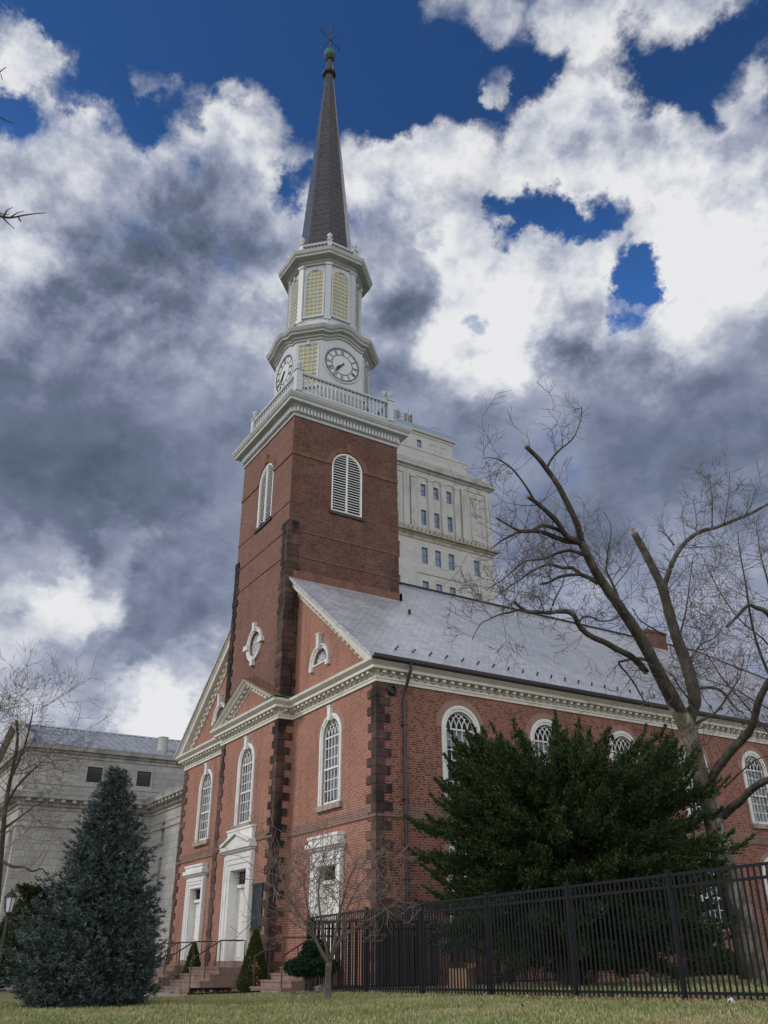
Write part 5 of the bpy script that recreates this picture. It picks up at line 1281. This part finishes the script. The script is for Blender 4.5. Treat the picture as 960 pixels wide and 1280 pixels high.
b = MB(); b.sweep(ring_, [(0,50.2),(.1,50.2),(.15,50.6),(.3,50.7),(.35,50.85),(.75,50.95),(.8,51.15),(.3,51.3),(.3,51.5),(0,51.5)], closed=True)
def cr(c, d, nr): x = Vector((nr.x,nr.y,0)); t_ = Vector((d.x,d.y,0)); b.obox(Vector((c.x,c.y,51.45))+x*.6, x*.12, t_*.2, Vector((0,0,.28)))
along(ring_[1:3], .7, cr); b.build('ornate_band', stone_mat('band_stone', (.36,.34,.29), (.28,.26,.22), (.16,.15,.12), .6, 1.5), tb)
for y in (41.7,44.55,46.75,49.0): b = MB(); b.box((XT,y-.42,51.5),(XT+.35,y+.42,59.9)); b.box((XT,y-.5,59.4),(XT+.42,y+.5,59.9)); b.build('pilaster', TT, tb)
for y0, y1 in ((36.3,41.0),(49.9,55.0)):
    for yy in (y0+.4, y1-.4): b = MB(); b.box((XT,yy-.45,51.5),(XT+.3,yy+.45,59.9)); b.build('pilaster', TT, tb)
    b = MB(); c = (y0+y1)/2
    for z0, z1 in ((56.6,58.9),(52.3,56.2)): b.sweep([(c-.8,z0),(c+.8,z0),(c+.8,z1),(c-.8,z1)], [(0,0),(.15,0),(.15,.1),(0,.1)], (XT,0,0), (0,1,0), (0,0,1), (1,0,0), closed=True)
    b.build('wall_panel', TT, tb)
b = MB(); b.sweep([(42.2,40.5),(42.2,45.4),(49.2,45.4),(49.2,40.5)], [(0,0),(.2,0),(.2,.12),(0,.12)], (XT,0,0), (0,1,0), (0,0,1), (1,0,0), right=False); b.build('window_bay_frame', TT, tb)
b = MB(); b.box((XT-15.5,YL+.4,61.7),(XT-.45,54.2,62.75)); b.box((XT-15.4,YL+.35,62.75),(XT-.40,54.25,62.95)); b.box((XT-.9,YR-1.0,61.7),(XT-.1,YR-.2,63.1))
b.box((XT-15,39.6,62.9),(XT-.5,51.6,64.6)); b.box((XT-15,39.5,64.6),(XT-.42,51.7,64.9)); b.build('attic', LT, tb)
b = MB(); XP = XT-3.; b.plate([(39.8,64.5),(51.1,64.5),(51.1,69.2),(39.8,69.2)], row((45.1,), 66.9, 68.2, .8), (XP,0,0), (0,1,0), (0,0,1), (-1,0,0), .3); b.box((XP-11,39.8,64.5),(XP-.35,51.099,69.1))
pathp = [(XP-11,39.8),(XP,39.8),(XP,51.1),(XP-11,51.1)]
b.sweep(pathp, [(0,69.0),(.1,69.0),(.12,69.3),(.4,69.4),(.45,69.7),(0,69.8)], closed=True)
for y in (42.2,47.4,49.5): b.sweep([(y-.45,66.6),(y+.45,66.6),(y+.45,68.0),(y-.45,68.0)], [(0,0),(.1,0),(.1,.08),(0,.08)], (XP,0,0), (0,1,0), (0,0,1), (1,0,0), closed=True)
b.build('penthouse', LT, tb)
b = MB(); b.box((XP-.3,44.7,66.9),(XP-.25,45.5,68.2)); b.build('penthouse_window', M['office_glass'], tb)
b = MB(); b.prism([(XP+.3,39.5,69.8),(XP+.3,51.2,69.8),(XP+.1,51.0,70.7),(XP+.1,39.7,70.7)][::-1], (-11,0,0)); b.build('blue_metal_roof', M['blue_roof'], tb)
b = MB()
for y in np.arange(40.4, 43.8, .8): b.tube([(XP-.3,y,70.7),(XP-.3,y,72.2)], [.05,.05], 4)
b.tube([(XP-.3,39.6,72.2),(XP-.3,43.8,72.0)], [.04]*2, 4); b.tube([(XP-.3,39.6,71.6),(XP-.3,43.8,71.5)], [.04]*2, 4); b.tube([(XP-.5,43.6,70.7),(XP-.5,43.6,74.0)], [.06,.03], 4); b.tube([(XP-.5,40.1,70.7),(XP-.5,40.1,74.6)], [.06,.03], 4)
for y in (41.6,43.0,43.9): b.box((XP-.4,y-.15,71.),(XP-.1,y+.15,72.3))
b.lathe((XP-1.,41.2,70.7), [(.6,0),(.6,.5),(.3,.8)], 10)
b.tube([(XP-.3,47.6,70.7),(XP-.3,47.6,71.5),(XP-.3,49.4,71.4),(XP-.3,49.4,70.6)], [.04]*4, 4); b.build('roof_antennas', M['rubble'], tb)

# ------------------------------------------------------------------ small things on the ground
def chunk(name, pos, sz, mat, label, cat, seed, group=None, rz=None):
    r3 = random.Random(seed); b = MB(); b.lathe((0,0,0), [(sz*.8,0),(sz*1.0,sz*.22),(sz*.75,sz*.42),(sz*.3,sz*.5)], 7)
    b.v = [(x*r3.uniform(.7,1.3), y*r3.uniform(.6,1.2)*.7, z*r3.uniform(.8,1.2)) for x, y, z in b.v]
    o = b.build(name, mat); o.location = pos; o.rotation_euler = (r3.uniform(-.3,.3), r3.uniform(-.3,.3), r3.uniform(0,6)); return tag(o, label, cat, group)
for i, (px, py, s) in enumerate(((356,1242,.20),(368,1245,.16),(378,1243,.14),(344,1243,.15),(390,1246,.13))):
    chunk('rubble_stone', gpt(px, py), s, M['rubble'], 'broken grey stone in the rubble heap by the right door steps', 'stone', 40+i, 'broken stones by the right door steps')
chunk('boulder', gpt(401, 1243), .34, M['rubble'], 'pale rounded boulder just left of the small bare tree trunk', 'rock', 77)
def bag(px, py, s, label, seed, name='litter'):
    r3 = random.Random(seed); pos = gpt(px, py); b = MB(); n = 10
    prof = [(s*.3,0),(s*.6,s*.1),(s*.5,s*.35),(s*.25,s*.6),(s*.05,s*.75)]; b.lathe((0,0,0), prof, n); b.v = [(x*r3.uniform(.6,1.4), y*r3.uniform(.6,1.4), z*r3.uniform(.7,1.3)) for x, y, z in b.v]
    o = b.build(name, M['litter']); o.location = pos; o.scale = (.75,.75,.6); o.rotation_euler = (0,0,r3.uniform(0,6)); return tag(o, label, 'litter')
bag(833,1246,.26,'crumpled white plastic bag against the fence left of the right fence post',1,'plastic_bag'); bag(916,1256,.18,'flat white scrap under the fence near the right edge',2,'paper_scrap')
bag(818,1246,.10,'small white paper scrap beside the crumpled plastic bag',3,'paper_scrap'); bag(736,1249,.12,'white paper scrap at the fence foot below the yew',4,'paper_scrap'); bag(563,1240,.14,'white and red packaging at the foot of the fence',5,'packaging'); bag(610,1246,.20,'pale crumpled paper by the fence post below the yew',6,'crumpled_paper')
bag(297,1236,.12,'white scrap in the flower bed beside the central steps',8,'paper_scrap')
bx_ = at(578, 1236, 21.5); b = MB(); b.box((-.26,-.22,0),(.26,.22,.5)); b.add([(-.26,-.22,.5),(.26,-.22,.5),(.26,-.36,.64),(-.26,-.36,.64)], [(0,1,2,3),(3,2,1,0)]); b.add([(-.26,.22,.5),(.26,.22,.5),(.26,.38,.60),(-.26,.38,.60)], [(0,1,2,3),(3,2,1,0)])
o = b.build('cardboard_box', M['card']); o.location = (bx_.x,bx_.y,gz(bx_.x,bx_.y)); o.rotation_euler = (0,0,.5); tag(o, 'open brown cardboard box on the ground behind the iron fence', 'box')
# flower bed with black edging
bed = [gpt(243,1242), gpt(332,1247), gpt(336,1237), gpt(262,1232)]
b = MB(); zz_ = max(q.z for q in bed); b.prism([(12.0,-3.1,-.16),(16.0,-4.6,-.10),(16.2,-2.3,-.10),(12.0,-.9,-.16)], (0,0,.09)); o = b.build('flower_bed', M['mulch']); tag(o, kind='structure')
b = MB(); ed = [(11.9,-1.5),(11.95,-3.15),(16.05,-4.68),(16.3,-2.3)]
for a, c in zip(ed, ed[1:]): b.bar((*a,-.03),(*c,.0), .05, .16)
o = b.build('bed_edging', M['fence']); tag(o, 'black plastic edging round the small flower bed beside the central steps', 'edging')
T = Tufts(); n = 420; P = np.stack([npr.uniform(12.1,16,n), npr.uniform(-4.2,-1.2,n), np.full(n,-.04)], 1); T.leaves(P, nrm(npr.normal(0,1,(n,3))+[0,0,.5]), .06, .05, .7, 1); o = T.build('bed_leaves', M['fallen']); tag(o, kind='stuff')
# fallen leaves by the fence
T = Tufts(); n = 1400; x = np.concatenate([npr.uniform(22,46,n//2), npr.normal(36,2.5,n//2)]); y = -4.3+npr.normal(0,.35,n)*np.where(npr.random(n) < .3, 4.5, 1.); P = np.stack([x, y, np.array([gz(a, c) for a, c in zip(x, y)])+.02], 1); T.leaves(P, nrm(npr.normal(0,1,(n,3))+[0,0,.4]), .055, .045, .7, 1); o = T.build('fallen_leaves', M['fallen']); tag(o, kind='stuff')
q = gpt(368, 1255); T = Tufts(); T.leaves(np.array([list(q)]*5)+npr.normal(0,.03,(5,3)), nrm(npr.normal(0,1,(5,3))), .14, .1, .5, 1); o = T.build('fallen_leaf', M['fallen']); tag(o, 'single large tan dead leaf on the grass left of the small tree', 'leaf')
# grass blades
T = Tufts(); n = 90000
u = npr.random(n); x = npr.uniform(19, 46, n); y = -13.2+9.9*npr.random(n)
kk = ((x-18.3)*4.7-(y+7.3)*3.5 > .3+npr.normal(0,.35,n)) | (y < -7.5); x = x[kk]; y = y[kk]; n = len(x)
keep = (np.sin(x*1.7)*np.cos(y*2.3+x*.6)+npr.normal(0,.8,n)) > -.9; x = x[keep]; y = y[keep]; n = len(x)
d2c = ((x-CAM.x)**2+(y-CAM.y)**2)**.5 > 2.5; x = x[d2c]; y = y[d2c]; n = len(x)
P = np.stack([x, y, np.array([gz(a, c) for a, c in zip(x, y)])-.01], 1); T.leaves(P, nrm(npr.normal(0,.35,(n,3))+[0,0,1]), .055, .010, .3, 3); o = T.build('grass', M['grass']); tag(o, kind='stuff')
T = Tufts(); n = 30000; x = npr.uniform(21.5, 48, n); y = -3.8+22*npr.random(n)**1.5; ok = (x > 20.6); x = x[ok]; y = y[ok]; P = np.stack([x, y, np.array([gz(a, c) for a, c in zip(x, y)])-.01], 1); T.leaves(P, nrm(npr.normal(0,.35,(len(x),3))+[0,0,1]), .07, .015, .3, 2); o = T.build('churchyard_grass', M['grass']); tag(o, kind='stuff')

# ------------------------------------------------------------------ sky
wd = bpy.data.worlds.new('World'); sc.world = wd; wd.use_nodes = True; nt = wd.node_tree; nt.nodes.clear()
SUN_EL, SUN_ROT = 34., 205.      # direction the sun stands in (azimuth measured clockwise from +y)
def wn(t, **k):
    n_ = nt.nodes.new(t)
    for a, v in k.items(): setattr(n_, a, v)
    return n_
def wl_(a, c): nt.links.new(a, c)
def wmath(op, a, c=None, clamp=False):
    n_ = wn('ShaderNodeMath', operation=op); n_.use_clamp = clamp
    for i, v in enumerate((a, c)):
        if v is None: continue
        if isinstance(v, (int, float)): n_.inputs[i].default_value = v
        else: wl_(v, n_.inputs[i])
    return n_.outputs[0]
def wrange(v, a, c, lo=0., hi=1., smooth=True):
    n_ = wn('ShaderNodeMapRange'); n_.interpolation_type = 'SMOOTHSTEP' if smooth else 'LINEAR'; wl_(v, n_.inputs[0])
    for i, q_ in enumerate((a, c, lo, hi)): n_.inputs[i+1].default_value = q_
    return n_.outputs[0]
def wmix(f, a, c):
    n_ = wn('ShaderNodeMix', data_type='RGBA')
    for i, v in ((0, f), (6, a), (7, c)):
        if isinstance(v, tuple): n_.inputs[i].default_value = (*v, 1)
        elif isinstance(v, (int, float)): n_.inputs[i].default_value = v
        else: wl_(v, n_.inputs[i])
    return n_.outputs[2]
out = wn('ShaderNodeOutputWorld'); bg = wn('ShaderNodeBackground'); bg.inputs[1].default_value = .1; wl_(bg.outputs[0], out.inputs[0])
sky = wn('ShaderNodeTexSky', sky_type='NISHITA'); sky.sun_disc = False; sky.sun_elevation = R(SUN_EL); sky.sun_rotation = R(SUN_ROT); sky.altitude = 0; sky.air_density = 1.; sky.dust_density = .3; sky.ozone_density = 3.
tc_ = wn('ShaderNodeTexCoord'); D0 = wn('ShaderNodeVectorMath', operation='NORMALIZE'); wl_(tc_.outputs['Generated'], D0.inputs[0]); D0 = D0.outputs[0]
# cloud-deck coordinates: direction projected on a high plane
sp_ = wn('ShaderNodeSeparateXYZ'); wl_(D0, sp_.inputs[0]); zc = wmath('ADD', wmath('MAXIMUM', sp_.outputs[2], 0.), .55)
cb_ = wn('ShaderNodeCombineXYZ'); wl_(wmath('DIVIDE', sp_.outputs[0], zc), cb_.inputs[0]); wl_(wmath('DIVIDE', sp_.outputs[1], zc), cb_.inputs[1]); CP_ = cb_.outputs[0]
def wnoise(scale, det, ro, loc=(0,0,0), dist=0., col=False):
    mp = wn('ShaderNodeMapping'); wl_(CP_, mp.inputs[0]); mp.inputs['Location'].default_value = loc
    n_ = wn('ShaderNodeTexNoise'); wl_(mp.outputs[0], n_.inputs['Vector']); n_.inputs['Scale'].default_value = scale; n_.inputs['Detail'].default_value = det; n_.inputs['Roughness'].default_value = ro; n_.inputs['Distortion'].default_value = dist
    return n_.outputs['Color' if col else 'Fac']
# domain warp so that no cloud edge is round
def warp(amount, scale, det=4):
    nz = wnoise(scale, det, .64, (3,5,0), col=True); s1 = wn('ShaderNodeVectorMath', operation='SUBTRACT'); wl_(nz, s1.inputs[0]); s1.inputs[1].default_value = (.5,.5,.5)
    s2 = wn('ShaderNodeVectorMath', operation='SCALE'); wl_(s1.outputs[0], s2.inputs[0]); s2.inputs['Scale'].default_value = amount
    s3_ = wn('ShaderNodeVectorMath', operation='ADD'); wl_(D0, s3_.inputs[0]); wl_(s2.outputs[0], s3_.inputs[1]); s4 = wn('ShaderNodeVectorMath', operation='NORMALIZE'); wl_(s3_.outputs[0], s4.inputs[0]); return s4.outputs[0]
DW = warp(.22, 5.5, 9)
def blob(px, py, rpx, wgt, acc):
    d = ray(px, py).normalized(); ra = rpx/F*(math.cos((Vector((px-PX, py-PY)).length)/F*.8))
    v = wn('ShaderNodeVectorMath', operation='DOT_PRODUCT'); wl_(DW, v.inputs[0]); v.inputs[1].default_value = d
    f = wrange(v.outputs['Value'], math.cos(ra*1.3), math.cos(ra*.2), 0, wgt)
    return f if acc is None else wmath('ADD', acc, f)
Z_ = sp_.outputs[2]
cov = wrange(Z_, .60, .74, 1.15, .22)      # thinner overhead
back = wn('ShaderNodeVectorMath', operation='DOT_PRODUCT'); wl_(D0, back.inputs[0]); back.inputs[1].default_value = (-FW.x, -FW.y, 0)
for a in ((20,75,45,.55),(60,98,45,.5),(125,172,50,.35),(35,195,60,.35),(110,125,30,-.35),(170,150,30,-.3),(30,135,28,-.2),(230,90,50,-.2),(195,105,26,.42),(255,150,45,.45),(320,165,50,.5),(290,195,40,.35),(440,190,70,.4),(530,185,60,.4),(600,205,50,.35),
          (620,105,24,.5),(600,120,14,.3),(560,-5,70,.4),(650,0,60,.4),(730,15,60,.55),(800,0,80,.5),(770,35,50,.35),(880,-5,60,.4),(450,165,40,.3),(500,200,50,.3),(870,180,50,.3),(740,185,40,.2),
          (745,130,50,.5),(800,150,48,.5),(700,160,45,.42),(690,215,60,.5),(770,220,60,.5),(850,210,55,.45),(900,230,60,.5),(950,220,60,.4),(945,100,42,.5),(955,150,40,.3),(890,130,30,.2),
          (420,60,110,-.4),(510,70,90,-.4),(300,40,90,-.3),(160,30,80,-.3),(480,130,45,-.3),(830,80,60,-.5),(900,75,55,-.45),(880,165,36,-.45),(560,90,60,-.35),(600,150,36,-.3),(660,80,45,-.25),
          (615,278,20,-.34),(655,270,24,-.52),(695,266,26,-.60),(735,268,28,-.60),(775,272,22,-.52),(640,325,50,.25),(700,325,50,.25),(560,290,60,.3),(790,345,30,-.58),(770,372,30,-.52),(752,402,26,-.5),(200,285,60,.35),(650,235,40,.25),(850,350,60,.3),(720,430,60,.3),(160,215,60,.45),(230,230,60,.5),(300,250,60,.45),(90,240,60,.3),(340,300,60,.4),(30,250,60,.2),(800,340,24,-.4),(602,388,18,-.36),(540,325,16,-.45),(500,330,60,.4),(470,260,40,.3),(365,250,22,-.35),(378,215,24,-.35),(15,150,35,-.25)):
    cov = blob(*a, cov)
def dens(off):
    n1 = wnoise(3.6, 10, .60, (1.3+off[0],.4+off[1],0), .1); n2 = wnoise(11.5, 8, .62, (7+off[0],2+off[1],0), .15)
    return wmath('ADD', wmath('MULTIPLY', wmath('SUBTRACT', n1, .5), 1.6), wmath('MULTIPLY', wmath('SUBTRACT', n2, .5), 1.05))
dn = dens((0,0)); SO = (-.020,.016); dn2 = dens(SO)
covn = wmath('ADD', cov, dn)
alpha = wrange(covn, .20, .92); thick = wrange(covn, .50, 1.25)
br = wmath('SUBTRACT', .56, wrange(Z_, .22, .45, 0, .16)); br = wmath('ADD', br, wrange(Z_, .52, .68, 0, .27))
for a in ((600,395,70,.30),(640,370,70,.22),(600,430,60,.15),(870,300,110,.12),(450,190,60,.12),(560,230,70,.12),(585,345,50,.2),(560,300,60,.12),(860,400,70,.22),(820,430,45,.18),(900,310,80,.12),(780,200,90,.10),(740,25,110,.10),(300,160,60,.15),(55,90,60,.15),(40,200,70,.06),(30,375,60,.16),(60,345,35,.1),
          (40,715,60,.24),(95,735,50,.20),(80,765,50,.20),(115,760,30,.14),(165,672,40,.20),(200,880,50,.18),(240,897,36,.34),(262,870,30,.14),(180,905,34,.16),(215,915,24,.12),(225,835,40,.22),(175,868,45,.16),(15,790,60,.15),(60,870,70,.1),
          (240,310,120,-.20),(180,350,110,-.14),(330,300,90,-.14),(100,480,120,-.07),(60,570,110,-.09),(230,450,120,-.06),(190,600,70,-.08),(330,540,80,-.03),(500,340,80,-.20),(480,430,70,-.14),(540,510,90,-.06),(695,425,34,-.12),(680,350,30,-.08),(700,560,130,-.09),(860,560,110,-.05),(900,720,90,.08),(660,740,90,.09),(800,760,90,.06),(190,775,60,-.10),(100,640,80,-.06),(120,850,40,-.06)):
    br = blob(*a, br)
n3 = wnoise(5., 9, .60, (11,3,0), .3); n4 = wnoise(17, 6, .6, (2,9,0), .2)
hi = wrange(Z_, .50, .66, .38, 1.)
n5 = wnoise(2.4, 6, .55, (5,1,0), .2); br = wmath('ADD', br, wmath('MULTIPLY', wmath('SUBTRACT', n5, .5), .55))
br = wmath('ADD', br, wmath('ADD', wmath('MULTIPLY', wmath('MULTIPLY', wmath('SUBTRACT', n3, .5), .68), hi), wmath('MULTIPLY', wmath('MULTIPLY', wmath('SUBTRACT', n4, .5), .38), hi)))
# relief: the side of each billow that faces the sun is lighter
rel = wmath('MULTIPLY', wmath('SUBTRACT', dn, dn2), 1.35); br = wmath('ADD', br, wmath('MULTIPLY', rel, hi))
edge = wmath('MULTIPLY', wmath('SUBTRACT', 1., thick), .26); br = wmath('ADD', br, edge)
back_fill = wrange(back.outputs['Value'], -.1, .7, 0, 1.); br = wmath('ADD', br, wmath('MULTIPLY', back_fill, .7))  # unseen clouds behind the camera are brightened to serve as soft fill light
cr_ = wn('ShaderNodeValToRGB'); wl_(br, cr_.inputs[0]); el_ = cr_.color_ramp.elements
el_[0].position = -.0; el_[0].color = (.075,.098,.15,1); el_[1].position = 1.0; el_[1].color = (.87,.875,.89,1)
for ps, c in ((.28,(.150,.183,.270)), (.45,(.255,.295,.41)), (.62,(.41,.44,.55)), (.80,(.64,.67,.74))): k = el_.new(ps); k.color = (*c, 1)
sc_ = wn('ShaderNodeVectorMath', operation='SCALE'); wl_(cr_.outputs[0], sc_.inputs[0]); wl_(wmath('ADD', wmath('MULTIPLY', back_fill, 9.), 7.8), sc_.inputs['Scale'])  # cloud radiance raised further behind the camera, for the same added fill
SKY_GAIN = (.25,.47,.74)
sg_ = wn('ShaderNodeVectorMath', operation='MULTIPLY'); wl_(sky.outputs[0], sg_.inputs[0]); sg_.inputs[1].default_value = SKY_GAIN
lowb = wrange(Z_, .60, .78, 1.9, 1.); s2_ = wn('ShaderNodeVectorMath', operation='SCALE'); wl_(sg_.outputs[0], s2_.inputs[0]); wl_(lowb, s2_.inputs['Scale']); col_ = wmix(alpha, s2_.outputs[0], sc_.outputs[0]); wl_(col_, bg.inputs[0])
# sun through thin cloud
sl = bpy.data.lights.new('sun', 'SUN'); sl.energy = 1.5; sl.angle = R(10); sl.color = (1,.95,.88); so = bpy.data.objects.new('sun', sl); sc.collection.objects.link(so)
az = R(SUN_ROT); sd = Vector((math.sin(az)*math.cos(R(SUN_EL)), math.cos(az)*math.cos(R(SUN_EL)), math.sin(R(SUN_EL)))); so.rotation_euler = sd.to_track_quat('Z', 'Y').to_euler(); so.location = (30,-40,50)

# ------------------------------------------------------------------ camera
cd = bpy.data.cameras.new('camera'); co = bpy.data.objects.new('camera', cd); sc.collection.objects.link(co); sc.camera = co
m4 = Matrix((( RT.x, UP.x, -FW.x, CAM.x), (RT.y, UP.y, -FW.y, CAM.y), (RT.z, UP.z, -FW.z, CAM.z), (0,0,0,1))); co.matrix_world = m4
cd.sensor_fit = 'VERTICAL'; cd.sensor_height = 24; cd.lens = 24*F/1280; cd.shift_x = -(PX-480)/1280; cd.shift_y = (PY-640)/1280; cd.clip_end = 3000; cd.clip_start = .05
sc.render.resolution_x = 768; sc.render.resolution_y = 1024
vs_ = sc.view_settings; vs_.view_transform = 'Standard'; vs_.look = 'None'; vs_.gamma = 1; vs_.exposure = .25; vs_.use_curve_mapping = False
